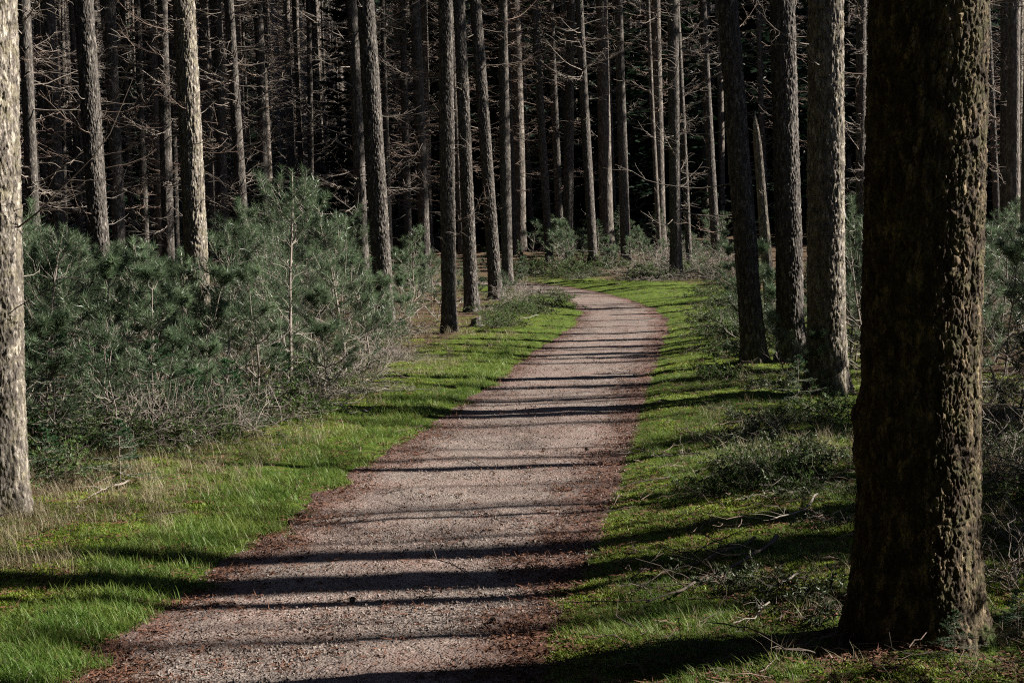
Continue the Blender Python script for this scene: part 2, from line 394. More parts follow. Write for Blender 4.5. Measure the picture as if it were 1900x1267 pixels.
# ------------------------------------------------------------------ trunks
def trunk_mesh(R0, H, top_off, seed, sides, zvis, dz, relief, mat, flare=.35, lobes=5, sway=.03, plate=26., knots=(), vf=.42):
    """tapered trunk from below ground to H; top_off = horizontal offset of the top (lean)"""
    zs = np.concatenate([np.arange(-.25, zvis, dz), np.linspace(zvis, H, 14)])
    th = np.arange(sides)*2*math.pi/sides
    Z, T = np.meshgrid(zs, th, indexing='ij')
    tp = np.clip(Z/H, 0, 1); r = R0*(1-.15*tp-.72*tp**2)
    rs = random.Random(seed); ph = rs.uniform(0, 6.28)
    fl = np.exp(-np.maximum(Z+.02, 0)/(.20+.35*R0))
    r = r*(1 + flare*fl*(1+.55*np.cos(lobes*T+ph)*np.exp(-np.maximum(Z, 0)/.35)))
    r = r*(1+.03*np.cos(2*T+ph+Z*.7)+.02*np.cos(3*T-Z*1.1+ph))
    P = np.stack([np.cos(T)*R0, np.sin(T)*R0, Z], -1)
    if relief > 0:
        wv = np.stack([fbm(P*16, 3, seed+5), fbm(P*16, 3, seed+6), fbm(P*16, 3, seed+7)], -1)-.5
        Pw = P + wv*(.05 if sides > 200 else .035)
        if sides > 100: r = r + relief*1.1*(fbm(P*np.array([75., 75, 34]), 3, seed+12)-.5) - relief*.9*sstep(.05, .0, np.abs(fbm(Pw*np.array([17., 17, 3.6]), 3, seed+13)-.5))
        f1, f2, ci = worley(Pw*np.array([plate, plate, plate*vf]), seed)
        g = sstep(0.0, .25, f2-f1)
        f1b, f2b, cb = worley(Pw*np.array([plate*2.1, plate*2.1, plate*2.1*vf])+7, seed+9)
        r = r + relief*(g*(.55+.75*ci)-.6) + relief*.55*(sstep(0, .3, f2b-f1b)*(.4+.9*cb)-.5) + relief*1.3*(fbm(P*np.array([11, 11, 3.]), 3, seed+2)-.5)
    elif sides > 8:
        r = r*(1+.05*(vnoise(P*np.array([30, 30, 9.]), seed)-.5))
    for (ka, kz, kr, kh) in knots:
        dth = (T-ka+math.pi) % (2*math.pi)-math.pi
        r = r + kh*np.exp(-((dth*R0/kr)**2+((Z-kz)/kr)**2))
    swx = sway*np.sin(Z/H*math.pi*1.6+ph)-sway*math.sin(ph); swy = sway*np.sin(Z/H*math.pi*1.3+ph*2)-sway*math.sin(ph*2)
    V = np.stack([np.cos(T)*r+top_off[0]*Z/H+swx, np.sin(T)*r+top_off[1]*Z/H+swy, Z], -1).reshape(-1, 3)
    n = len(zs); i = np.arange(n*sides).reshape(n, sides); j = np.roll(i, -1, axis=1)
    q = np.stack([i[:-1], j[:-1], j[1:], i[1:]], -1).reshape(-1, 4)
    return mesh_np('trunk', V, [q], True, mat)

def branch_lines(n, base, az, el, L, K=6, droop=.25, curl=.35, wig=.05):
    """n curved polylines; base (n,3)"""
    t = np.linspace(0, 1, K)[None, :, None]
    D = np.stack([np.cos(az)*np.cos(el), np.sin(az)*np.cos(el), np.sin(el)], -1)[:, None]
    L = np.asarray(L).reshape(-1, 1, 1)
    P = base[:, None] + D*L*t
    P[..., 2] += (L*(-droop*t+curl*t*t))[..., 0]
    P = P + np.cumsum(RNG.normal(size=(n, K, 3))*wig*L/K, axis=1)*(t > 0)
    return P
def along(P, t):
    """points and tangents at parameters t (n,m) on lines P (n,K,3)"""
    K = P.shape[1]; x = t*(K-1); i = np.clip(x.astype(int), 0, K-2); f = (x-i)[..., None]; r = np.arange(len(P))[:, None]
    a_, b_ = P[r, i], P[r, i+1]; return a_*(1-f)+b_*f, nrm(b_-a_)
def crown_mesh(H, z0, r_at, n, Lmax, seed, mat, twigs=9, tr=.0045):
    """bare larch-like branches with twigs"""
    A = Acc(); z = z0 + (H-z0)*U(0, 1, n)**.9*.99; az = U(0, 2*math.pi, n)
    rel = (z-z0)/(H-z0); L = Lmax*np.where(rel < .3, .45+.6*U(0, 1, n), 1.05-.85*rel)*U(.55, 1.05, n)
    el = U(-.3, .4, n)+rel*.45; rr = r_at(z)
    base = np.stack([np.cos(az)*rr*.8, np.sin(az)*rr*.8, z], -1)
    P = branch_lines(n, base, az, el, L, 6, .28, .38, .10)
    R = (.006+.009*L/Lmax)[:, None]*np.linspace(1, .25, 6)[None]; A.tubes(P, R, 3)
    t = U(.15, 1, (n, twigs)); p, d = along(P, t); p = p.reshape(-1, 3); d = d.reshape(-1, 3)
    m = len(p); side = nrm(np.cross(d, np.array([0, 0, 1.])))*np.where(U(0, 1, m) < .5, 1, -1)[:, None]
    D = nrm(d*.6+side*U(.3, 1, (m, 1))+RNG.normal(size=(m, 3))*.25); ln = (U(.12, .42, m)*np.repeat(L, twigs)/Lmax*1.4)[:, None, None]
    tt_ = np.linspace(0, 1, 3)[None, :, None]; Q = p[:, None]+D[:, None]*ln*tt_; Q[..., 2] -= (ln*.15*tt_**2)[..., 0]
    Q[:, 1:] += RNG.normal(size=(m, 2, 3))*.02
    A.tubes(Q, np.full((m, 1), tr)*np.array([[1, .8, .4]]), 3)
    return A.mesh('crown', mat)
def dead_branch_mesh(L, seed, mat, tw=10, r=.009, curl=.5, droop=.2):
    A = Acc(); P = branch_lines(1, np.zeros((1, 3)), np.zeros(1), np.array([.12]), [L], 9, droop, curl, .12)
    A.tubes(P, r*np.linspace(1, .25, 9)[None], 5)
    t = U(.2, .98, (1, tw)); p, d = along(P, t); p = p[0]; d = d[0]; m = tw
    side = nrm(np.cross(d, np.array([0, 0, 1.])))*np.where(U(0, 1, m) < .5, 1, -1)[:, None]
    D = nrm(d*.7+side*U(.3, 1, (m, 1))+RNG.normal(size=(m, 3))*.3); ln = U(.1, .35, m)[:, None, None]*L
    x = np.linspace(0, 1, 4)[None, :, None]; Q = p[:, None]+D[:, None]*ln*x; Q[:, 1:] += np.cumsum(RNG.normal(size=(m, 3, 3))*.015, axis=1)
    A.tubes(Q, np.full((m, 1), r*.38)*np.array([[1, .8, .6, .3]]), 3)
    # short spurs
    p2, d2 = along(np.concatenate([Q]), U(.1, 1, (m, 5))); p2 = p2.reshape(-1, 3); d2 = nrm(d2.reshape(-1, 3)+RNG.normal(size=(m*5, 3))*.9)
    Q2 = p2[:, None]+d2[:, None]*U(.015, .06, (m*5, 1, 1))*np.linspace(0, 1, 2)[None, :, None]
    A.tubes(Q2, np.full((m*5, 2), r*.22), 3)
    return A.mesh('branch', mat)
BRANCH = [dead_branch_mesh(U(.7, 1.3), k, M_TWIGR if k % 3 == 0 else M_TWIG, int(U(6, 13)), .0075, U(.25, .7), U(.1, .3)) for k in range(9)]
BSTUB = [dead_branch_mesh(U(.25, .5), k, M_DEAD, 2, .006, U(.3, .9), .2) for k in range(5)]
CH = 18.0
def rr_(z): return .12*(1-.15*z/CH-.72*(z/CH)**2)
CROWN = [crown_mesh(CH, z0, rr_, n, 2.1, k, m, 11) for k, (z0, n, m) in enumerate([(4.5, 120, M_TWIG), (5.0, 110, M_TWIGR), (6.0, 110, M_TWIG), (4.0, 130, M_TWIGR)])]
CROWN_THIN = [crown_mesh(CH, z0, rr_, n, 1.7, k, M_TWIG, 6, .004) for k, (z0, n) in enumerate([(6, 46), (8, 40), (5, 54)])]
CROWN_LOW = [crown_mesh(CH, z0, rr_, n, 1.9, k, m, 14, .0055) for k, (z0, n, m) in enumerate([(1.6, 150, M_TWIG), (2.2, 150, M_TWIGR), (1.2, 170, M_TWIG)])]

def sky_block_foliage(k):  # evergreen canopy added high on the trees to block sky light
    A = Acc(); n = 260; z = 12+7.5*U(0, 1, n); az = U(0, 6.283, n); rel = (z-12)/7.5; L = (2.9-2.0*rel)*U(.6, 1.1, n)
    P = branch_lines(n, np.stack([z*0, z*0, z], -1), az, U(-.2, .3, n)+rel*.4, L, 5, .2, .2, .08)
    t = U(.15, 1, (n, 16)); p, d = along(P, t); D = nrm(d*.5+RNG.normal(size=d.shape)*.6); m = n*16
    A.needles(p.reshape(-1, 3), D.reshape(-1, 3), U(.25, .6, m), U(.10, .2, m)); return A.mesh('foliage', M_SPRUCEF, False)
SKY_BLOCK = [sky_block_foliage(k) for k in range(3)]
def add_tree(px, py_ref, px_top, wpx, label, group, base_y=None, D=None, mat=None, q='mid', crown=True, nb=6, crown_kind=0, seed=0, flare=.35, H=18., name='larch_tree', knots=()):
    if base_y is not None:
        d = hit(px, base_y).y; D = wpx*d/F
    else:
        d = D*F/wpx
    a_ = at_depth(px, py_ref, d); b_ = at_depth(px_top, 0, d)
    sl = (b_.x-a_.x)/(b_.z-a_.z)
    g = float(base_h(np.float64(d))); x0 = a_.x+sl*(g-a_.z); z0 = gh(x0, d)
    rs = random.Random(seed*13+5); ly = rs.uniform(-.25, .25)
    root = thing(name, (x0, d, z0), label, 'tree', group)
    zv = min(H*.6, CAM_H + .18*d + .6)
    if q == 'hero': cfg = dict(sides=420, dz=.0055, relief=.0068, vf=.45)
    elif q == 'near': cfg = dict(sides=150, dz=.015, relief=.0095, vf=.3)
    elif q == 'mid': cfg = dict(sides=44, dz=.05, relief=.006)
    else: cfg = dict(sides=20, dz=.12, relief=0)
    if px == -8: cfg = dict(sides=300, dz=.0085, relief=.0075, vf=.34)
    top = (sl*H, ly)
    me = trunk_mesh(D/2*1.03, H, top, seed, zvis=zv, mat=mat or M_BARK, flare=flare, plate=44 if q == 'hero' else 40 if px == -8 else 30 if q == 'near' else 17, knots=knots, **cfg)
    link('trunk', me, root)
    tilt = Vector((sl*H, ly, H)).to_track_quat('Z', 'Y').to_euler()
    if crown:
        cs = CROWN_LOW if (crown_kind or (px < 700 and q == 'mid')) else (CROWN_THIN if px > 1200 or q != 'mid' else CROWN)
        c = link('crown', cs[seed % len(cs)], root); c.rotation_euler = tilt; c.scale = (1, 1, H/CH)
        c.rotation_euler.rotate_axis('Z', rs.uniform(0, 6.28))
    if crown:
        c = link('foliage', SKY_BLOCK[seed % 3], root); c.rotation_euler = tilt; c.rotation_euler.rotate_axis('Z', rs.uniform(0, 6.28))  # added canopy above the view, keeps sky light off the scene
    for k in range(nb):
        z = rs.uniform(.9, zv-.2) if zv > 1.3 else 1
        stub = rs.random() < .55
        b = link('branch', rs.choice(BSTUB if stub else BRANCH), root)
        an = rs.uniform(0, 6.28); rad = D/2*.85
        b.location = (sl*z+math.cos(an)*rad, ly*z/H+math.sin(an)*rad, z); b.rotation_euler = (rs.uniform(-.6, .6), rs.uniform(-.25, .25), an)
        sc = rs.uniform(.6, 1.15); b.scale = (sc,)*3
    return root, D

GL = 'tall trees standing in the young pine thicket left of the path'
GC = 'tall trees lining the bend of the path'
GR = 'tall trees on the right side of the path'
T = [
 # px, y_ref, px_top, width, label, group, base_y, D, mat, quality, nb, crown_kind
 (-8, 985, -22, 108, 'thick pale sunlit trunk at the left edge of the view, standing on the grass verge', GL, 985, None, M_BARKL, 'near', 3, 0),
 (60, 400, 42, 24, 'shaded grey trunk just right of the pale trunk at the left edge', GL, None, .24, None, 'mid', 6, 0),
 (84, 400, 70, 12, 'slender trunk with thin sunlit edge between two dark trunks at far left', GL, None, .20, None, 'mid', 4, 1),
 (108, 400, 94, 28, 'wide almost black trunk rising behind the leftmost clump of young pines', GL, None, .30, None, 'mid', 6, 0),
 (121, 400, 113, 8, 'very thin sunlit trunk hugging the wide black trunk at far left', GL, None, .17, None, 'far', 0, 1),
 (145, 400, 130, 12, 'thin trunk with pale right edge left of the reddish brown trunk', GL, None, .20, None, 'mid', 5, 1),
 (188, 500, 160, 36, 'stout reddish brown trunk with spurred twigs, second big trunk from the left edge', GL, 655, None, None, 'near', 12, 0),
 (222, 500, 208, 23, 'mid sized trunk, dark left half and lit right half, right of the reddish brown trunk', GL, 600, None, None, 'mid', 8, 0),
 (247, 450, 228, 12, 'slim trunk rising straight between the split lit trunk and its leaning neighbour', GL, None, .2, None, 'mid', 5, 1),
 (271, 450, 253, 13, 'slim sunlit trunk leaning slightly left above the thicket', GL, None, .2, None, 'mid', 5, 1),
 (302, 400, 266, 8, 'very thin pale trunk leaning clearly left toward its top', GL, None, .15, None, 'far', 0, 1),
 (312, 400, 303, 22, 'black shaded trunk close left of the brightest trunk in the thicket', GL, None, .27, None, 'mid', 5, 0),
 (328, 450, 318, 11, 'thin trunk half hidden behind the brightest trunk in the thicket', GL, None, .2, None, 'far', 0, 1),
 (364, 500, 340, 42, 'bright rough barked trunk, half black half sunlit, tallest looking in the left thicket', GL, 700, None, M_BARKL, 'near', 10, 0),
 (408, 400, 393, 12, 'thin trunk with a tangle of bare twigs right of the brightest trunk', GL, None, .2, None, 'mid', 8, 1),
 (416, 400, 407, 18, 'dark trunk in shade behind the bare twig tangle', GL, None, .24, None, 'mid', 4, 1),
 (451, 400, 426, 20, 'sunlit brown trunk leaning left, first one right of the bare twig tangle', GL, None, .24, None, 'mid', 8, 1),
 (492, 400, 483, 17, 'dark slightly bowed trunk left of the tallest young pine', GL, None, .24, None, 'mid', 5, 1),
 (563, 400, 542, 9, 'thin pale trunk leaning left, directly above the tallest young pine', GL, None, .18, None, 'mid', 4, 1),
 (577, 400, 569, 11, 'slim lit trunk close right of the thin pale one above the tallest young pine', GL, None, .2, None, 'mid', 6, 1),
 (608, 350, 598, 7, 'hair thin distant trunk, first of a pair above the thicket ridge', GL, None, .18, None, 'far', 0, 1),
 (622, 350, 613, 6, 'hair thin distant trunk, second of a pair above the thicket ridge', GL, None, .17, None, 'far', 0, 1),
 (674, 520, 650, 22, 'mid sized trunk with lit edge just left of the broad dark trunk beside the verge', GL, 590, None, None, 'mid', 8, 0),
 (713, 560, 676, 34, 'broad dark trunk leaning left with its foot in the pines beside the verge', GL, 635, None, None, 'near', 5, 0),
 (722, 400, 711, 11, 'slim trunk peeping out right behind the broad dark leaning trunk', GL, None, .2, None, 'mid', 5, 1),
 (745, 400, 736, 8, 'thin far trunk left of the bright slim trunk', GL, None, .18, None, 'far', 0, 1),
 (757, 400, 745, 14, 'bright slim trunk with crisp sunlit edge midway between two broad dark trunks', GL, None, .24, None, 'mid', 7, 1),
 (784, 380, 770, 21, 'wide shaded trunk deep behind the bright slim trunk', GL, None, .28, None, 'mid', 4, 1),
 (801, 380, 790, 8, 'thin far trunk with curved twigs left of the straight upright trunk', GL, None, .17, None, 'far', 0, 1),
 (834, 560, 829, 27, 'straight upright trunk with rough bark whose bare foot stands beside a small stump', GC, 626, None, None, 'near', 6, 0),
 (873, 540, 848, 24, 'dark trunk leaning left, right neighbour of the straight upright trunk', GC, 588, None, None, 'near', 6, 0),
 (917, 520, 880, 23, 'trunk leaning left with curved dead branch, nearest the inside of the bend', GC, 565, None, None, 'near', 6, 0),
 (941, 460, 933, 20, 'twin trunk pair left member with pale edge at the inside of the bend', GC, 528, None, None, 'mid', 5, 0),
 (955, 460, 942, 10, 'thin trunk close behind the pale edged trunk at the inside of the bend', GC, 478, None, None, 'mid', 5, 1),
 (985, 400, 964, 11, 'shaded slim trunk deep behind the path where it vanishes', GC, None, .22, None, 'mid', 5, 1),
 (1018, 460, 994, 15, 'slim trunk leaning left right behind the far edge of the path where it vanishes', GC, 500, None, None, 'mid', 6, 0),
 (1039, 430, 1019, 14, 'slim trunk behind and between the two trunks left of the moss bank', GC, 468, None, None, 'mid', 6, 1),
 (1054, 460, 1058, 18, 'dark trunk leaning slightly right among its left leaning neighbours at the bend', GC, 492, None, None, 'mid', 5, 0),
 (1075, 370, 1063, 6, 'thin bright sunlit stem between two dark trunks beyond the bend', GC, None, .17, M_BARKL, 'far', 0, 1),
 (1100, 470, 1077, 17, 'trunk with pale sunlit foot on the moss bank behind the bend', GC, 502, None, None, 'mid', 5, 0),
 (1139, 380, 1127, 10, 'slim trunk with many short dead twigs deep behind the moss bank', GC, None, .2, None, 'mid', 9, 1),
 (1161, 460, 1146, 18, 'straight brown trunk at the right end of the moss bank', GC, 496, None, None, 'mid', 8, 0),
 (1189, 400, 1164, 12, 'slim trunk leaning left right behind the straight brown trunk', GC, 440, None, None, 'mid', 6, 1),
 (1242, 380, 1236, 6, 'thin bright stem standing alone in the darkest part of the wood', GC, None, .17, M_BARKL, 'far', 0, 1),
 (1253, 380, 1250, 22, 'broad unlit trunk right behind the thin bright stem', GC, None, .32, None, 'mid', 3, 1),
 (1277, 460, 1252, 11, 'slender trunk leaning left out of the pile of dead brush', GC, 510, None, None, 'mid', 5, 0),
 (1274, 380, 1277, 7, 'thin far stem right of the slender trunk in the brush pile', GC, None, .18, None, 'far', 0, 1),
 (1327, 440, 1303, 16, 'brown trunk at the right end of the pile of dead brush', GR, 478, None, None, 'mid', 7, 0),
 (1395, 640, 1346, 40, 'large leaning trunk with silvery lit edge, first large trunk right of the path', GR, 692, None, M_BARK, 'near', 6, 0),
 (1421, 400, 1408, 11, 'slim trunk directly behind the broken pale snag', GR, None, .22, None, 'mid', 4, 1),
 (1466, 620, 1453, 48, 'wide dark trunk with thin lit edge, second large trunk right of the path', GR, 690, None, None, 'near', 6, 0),
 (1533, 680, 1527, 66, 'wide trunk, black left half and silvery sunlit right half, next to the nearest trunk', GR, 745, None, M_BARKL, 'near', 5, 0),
 (1599, 400, 1598, 20, 'trunk half hidden behind the left side of the nearest trunk', GR, None, .27, None, 'mid', 8, 1),
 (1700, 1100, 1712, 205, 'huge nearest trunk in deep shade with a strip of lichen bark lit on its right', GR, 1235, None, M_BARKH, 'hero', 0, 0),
 (1849, 400, 1832, 12, 'thin twiggy trunk just right of the nearest trunk', GR, None, .21, None, 'mid', 7, 1),
 (1853, 300, 1842, 7, 'hair thin stem crossing behind the thin twiggy trunk at right', GR, None, .17, None, 'far', 0, 1),
 (1868, 430, 1866, 26, 'dark trunk in shade near the right edge of the view', GR, None, .3, None, 'mid', 3, 1),
 (1890, 480, 1889, 17, 'sunlit trunk at the right edge of the view above the young pines', GR, None, .24, M_BARKL, 'mid', 8, 1),
]
HERO_XY = []
roots = {}
for k, (px, yr, pt, wp, lab, grp, by, D, mat, q, nb, ck) in enumerate(T):
    kn = [(math.radians(168), .86, .06, .03), (math.radians(172), .72, .07, .025), (math.radians(10), 2.25, .05, .035)] if q == 'hero' else ()
    r_, D_ = add_tree(px, yr, pt, wp, lab, grp, by, D, mat, q, True, nb, ck, seed=k+1, flare=.3 if q == 'hero' else .3 if k == 0 else .38, knots=kn)
    HERO_XY.append((r_.location.x, r_.location.y)); roots[k] = r_
    if k % 2: r_.children[0]  # noqa
def add_branch(root, mesh, z, an, pitch, roll, sc):
    b = link('branch', mesh, root); tr_ = root.children[0]
    b.location = (math.cos(an)*.12, math.sin(an)*.12, z); b.rotation_euler = (roll, pitch, an); b.scale = (sc,)*3; return b
HB = dead_branch_mesh(1.5, 77, M_DARKSTICK, 7, .008, .5, .1)
HB2 = dead_branch_mesh(1.2, 78, M_TWIGR, 12, .006, .3, .15)
r0 = roots[0]
for z, an, pi_, sc in ((1.62, -.25, -.45, .75), (1.2, -.45, -.28, .5)):
    add_branch(r0, HB, z, an, pi_, random.uniform(-1, 1), sc)
hr = [r for k, r in roots.items() if T[k][9] == 'hero'][0]
for z, an, pi_, sc in ((2.38, -.1, .05, .5), (2.46, .5, -.3, .6)):
    add_branch(hr, HB2, z, an, pi_, .3, sc)
for k in (6, 13):
    for z, an in ((2.9, math.pi*.95), (3.3, -.5), (3.7, math.pi), (3.1, -1.6), (4.0, -2.4), (2.6, .1)):
        add_branch(roots[k], HB2, z, an+random.uniform(-.3, .3), random.uniform(-.2, .2), random.uniform(-1, 1), random.uniform(.6, 1.))

# broken pale snag
def snag():
    d = 21.5; a_ = at_depth(1427, 540, d); b_ = at_depth(1401, 205, d); g = gh(a_.x, d); sl = (b_.x-a_.x)/(b_.z-a_.z)
    H = b_.z-g; root = thing('broken_trunk', (a_.x+sl*(g-a_.z), d, g), 'pale broken snag with a splintered pointed top between two large dark trunks', 'dead tree')
    zs = np.linspace(-.1, H, 60); th = np.arange(18)*2*math.pi/18; Z, TH = np.meshgrid(zs, th, indexing='ij')
    r = .085*(1-.25*Z/H)*(1+.12*np.cos(TH*2+Z)+.1*(vnoise(np.stack([np.cos(TH)*2, np.sin(TH)*2, Z*4], -1), 3)-.5))
    r = r*np.clip((H-Z)/(.5+.35*np.cos(TH-1)), .03, 1)
    V = np.stack([np.cos(TH)*r+sl*Z, np.sin(TH)*r, Z], -1).reshape(-1, 3); i = np.arange(60*18).reshape(60, 18); j = np.roll(i, -1, 1)
    link('trunk', mesh_np('trunk', V, [np.stack([i[:-1], j[:-1], j[1:], i[1:]], -1).reshape(-1, 4)], True, M_BARKL), root)
    for z in (.9, 1.5, 2.0):
        b = link('branch', BSTUB[int(z*2) % 5], root); b.location = (sl*z, 0, z); b.rotation_euler = (0, -.3, z*2.3)
snag()

ANCH = [(-400, 'left edge'), (15, 'pale edge trunk'), (175, 'reddish brown trunk'), (352, 'brightest thicket trunk'), (438, 'leaning brown trunk'), (560, 'tallest young pine'), (700, 'broad leaning trunk'),
  (757, 'bright slim trunk'), (832, 'straight upright trunk'), (900, 'inner bend trunk'), (1010, 'path end trunk'), (1095, 'pale footed trunk'), (1158, 'straight brown trunk'),
  (1270, 'slender brush trunk'), (1380, 'first large right trunk'), (1460, 'second large right trunk'), (1530, 'silvery half lit trunk'), (1700, 'nearest trunk'), (1900, 'right edge'), (2300, 'right edge')]
def between(px):
    k = max(i for i, a_ in enumerate(ANCH[:-1]) if a_[0] <= max(px, -399))
    return 'between %s and %s' % (ANCH[k][1], ANCH[k+1][1])
def px_of(x, y): return 950+F*x/y
# ------------------------------------------------------------------ filler trees of the deeper wood
def far_variant(k, R):
    H = 18.; me = trunk_mesh(R, H, (U(-.5, .1), U(-.2, .2)), 200+k, 16, 13, .35, 0, M_BARKF, .3, sway=.08); return me
FT = [far_variant(k, R) for k, R in enumerate([.15, .10, .16, .085, .12, .07])]
FC = CROWN + CROWN_LOW
pts = []
def far_ok(x, y, mind):
    for (a_, b_) in HERO_XY + pts:
        if abs(x-a_) < mind and (x-a_)**2+(y-b_)**2 < mind*mind: return False
    return True
tries = 0
prng = random.Random(5)
while len(pts) < 300 and tries < 20000:
    tries += 1
    y = 29+prng.random()**.8*86; x = prng.uniform(-.40*y, .40*y)
    if y < 37 and x > -3.5: continue
    if not far_ok(x, y, 1.5): continue
    if y < 46 and -9 < x < 9: continue
    pts.append((x, y))
PS, PSD = path_s(np.array([p[0] for p in pts]), np.array([p[1] for p in pts]))
zl = [('slim trunk in the dim deep wood behind the left thicket, one of a crowded stand', 'deep wood trees behind the left thicket'),
      ('slim trunk in the dark deep wood beyond the bend, one of a crowded stand', 'deep wood trees beyond the bend'),
      ('slim trunk in the dim deep wood right of the path, one of a crowded stand', 'deep wood trees right of the path')]
fillers = []
for k, (x, y) in enumerate(pts):
    if PS[k] < .8: continue
    a_ = x/y; z = 0 if a_ < -.1 else (1 if a_ < .14 else 2)
    r_ = thing('slim_tree', (x, y, gh(x, y)), ('nearer slim trunk ' if y < 46 else 'middle distance slim trunk ' if y < 62 else 'distant dim trunk ' if y < 75 else 'far dim trunk ' if y < 92 else 'farthest thin trunk ')+between(px_of(x, y)), 'tree', zl[z][1], prng.uniform(-.6, .6), prng.uniform(1.05, 1.5))
    link('trunk', FT[prng.randrange(6)], r_); c = link('crown', (FC+CROWN_THIN*2)[prng.randrange(len(FC)+6)], r_); c.rotation_euler = (0, 0, prng.uniform(0, 6.28))
    if y < 72 and x < -.2*y:
        f_ = link('foliage', SKY_BLOCK[k % 3], r_); f_.rotation_euler = (0, 0, k)  # same added sky-blocking canopy on the left filler trees

# spruces
def spruce_mesh(H, Rm, seed, nw, per, nd_w=.03, mat=None, ndl=14):
    A = Acc(); z = []
    n = nw*per; zz = np.repeat(np.linspace(.06*H, .97*H, nw), per)+U(-.5, .5, n)*H/nw*.9; zz = np.clip(zz, .02*H, .98*H); rel = zz/H
    az = U(0, 6.283, n); L = Rm*(1-rel)**.8*U(.65, 1.1, n)+.05*Rm
    el = -.15+rel*.5+U(-.12, .12, n)
    base = np.stack([zz*0, zz*0, zz], -1); P = branch_lines(n, base, az, el, L, 5, .2, .2, .06)
    t = np.sort(U(.1, 1, (n, ndl)), 1); p, d = along(P, t); sgn = np.where(np.arange(ndl) % 2, 1, -1)[None, :, None]
    side = nrm(np.cross(d, np.array([0, 0, 1.])))*sgn; D = nrm(d*.75+side*.75+RNG.normal(size=d.shape)*.15+np.array([0, 0, -.08]))
    ln = (L[:, None]*(.42-.28*t)*U(.7, 1.2, t.shape)).reshape(-1)
    A.needles(p.reshape(-1, 3), D.reshape(-1, 3), ln, nd_w*np.clip(ln*6, .5, 2), up=np.array([0, 0, 1.])+RNG.normal(size=(len(ln), 3))*.4)
    return A, P, L
def far_spruce(k, H, R):
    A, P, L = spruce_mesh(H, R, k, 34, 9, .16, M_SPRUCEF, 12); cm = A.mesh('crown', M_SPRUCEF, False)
    B = Acc(); B.tubes(np.array([[[0, 0, -.2], [0, 0, H*.5], [0, 0, H]]]), np.array([[.012*H, .008*H, .01]]), 7)
    return B.mesh('trunk', M_BARKF), cm
FS = [far_spruce(0, 11, 2.3), far_spruce(1, 14, 2.6), far_spruce(2, 8, 1.9)]
n_sp = 0
while n_sp < 120:
    y = prng.uniform(52, 112); x = prng.uniform(-.05*y, .40*y) if n_sp > 14 else prng.uniform(-.3*y, 0)
    if not far_ok(x, y, 1.6): continue
    pts.append((x, y)); tm, cm = FS[prng.randrange(3)]
    r_ = thing('spruce_tree', (x, y, gh(x, y)), 'dark tall spruce deep '+between(px_of(x, y)), 'spruce', 'dark spruces beyond the bend', prng.uniform(0, 6), prng.uniform(.8, 1.5))
    link('trunk', tm, r_); link('crown', cm, r_); n_sp += 1
# low spruces behind the bend
def merge_tree(tm, cm, name):
    a_ = bpy.data.meshes.new(name)
    V = []; Fs = {3: [], 4: []}; off = 0; mi = {3: [], 4: []}
    for mk, m in enumerate((tm, cm)):
        n = len(m.vertices); co = np.empty(n*3, np.float32); m.vertices.foreach_get('co', co); V.append(co.reshape(-1, 3))
        ls = np.empty(len(m.loops), np.int32); m.loops.foreach_get('vertex_index', ls); lt = np.empty(len(m.polygons), np.int32); m.polygons.foreach_get('loop_total', lt)
        st_ = np.concatenate([[0], np.cumsum(lt)[:-1]])
        for kk in (3, 4):
            sel = st_[lt == kk]
            if len(sel):
                Fs[kk].append(ls[sel[:, None]+np.arange(kk)[None]]+off); mi[kk].append(np.full(len(sel), mk))
        off += n
    fl = []; mm = []
    for kk in (4, 3):
        if Fs[kk]: fl.append(np.concatenate(Fs[kk])); mm.append(np.concatenate(mi[kk]))
    me = mesh_np(name, np.concatenate(V), fl, True); me.materials.append(tm.materials[0]); me.materials.append(cm.materials[0])
    me.polygons.foreach_set('material_index', np.concatenate(mm).astype(np.int32)); return me
MT = [merge_tree(FT[k % 6], FC[k % len(FC)], 'wood_piece') for k in range(6)]
MTS = [merge_tree(FT[k], CROWN_THIN[k % 3], 'wood_piece') for k in range(6)]
MS = [merge_tree(a_, b_, 'wood_piece') for a_, b_ in FS]
def stand(name, meshes, P, label, cat, s0=.85, s1=1.2):
    P = np.array(P); z = ground_h(P[:, 0], P[:, 1]); n = len(P)
    R = np.zeros((n, 3)); R[:, 2] = U(0, 6.28, n)
    return scatter(name, meshes, np.column_stack([P, z]), R, U(s0, s1, n), label, cat)
# far-off wood that closes the view
P = [(x, y) for y in [prng.uniform(90, 205) for _ in range(1900)] for x in [prng.uniform(-.5*y, .5*y)]]
stand('far_wood', MT, P, 'dense mass of distant bare trunks closing off the view', 'wood', 1.3, 1.9)
P = [(x, y) for y in [prng.uniform(112, 190) for _ in range(620)] for x in [prng.uniform(-.48*y, .48*y)]]
stand('far_spruce_wood', MS, P, 'distant dark mass of spruces behind the bare trunks', 'wood', 1.4, 2.3)
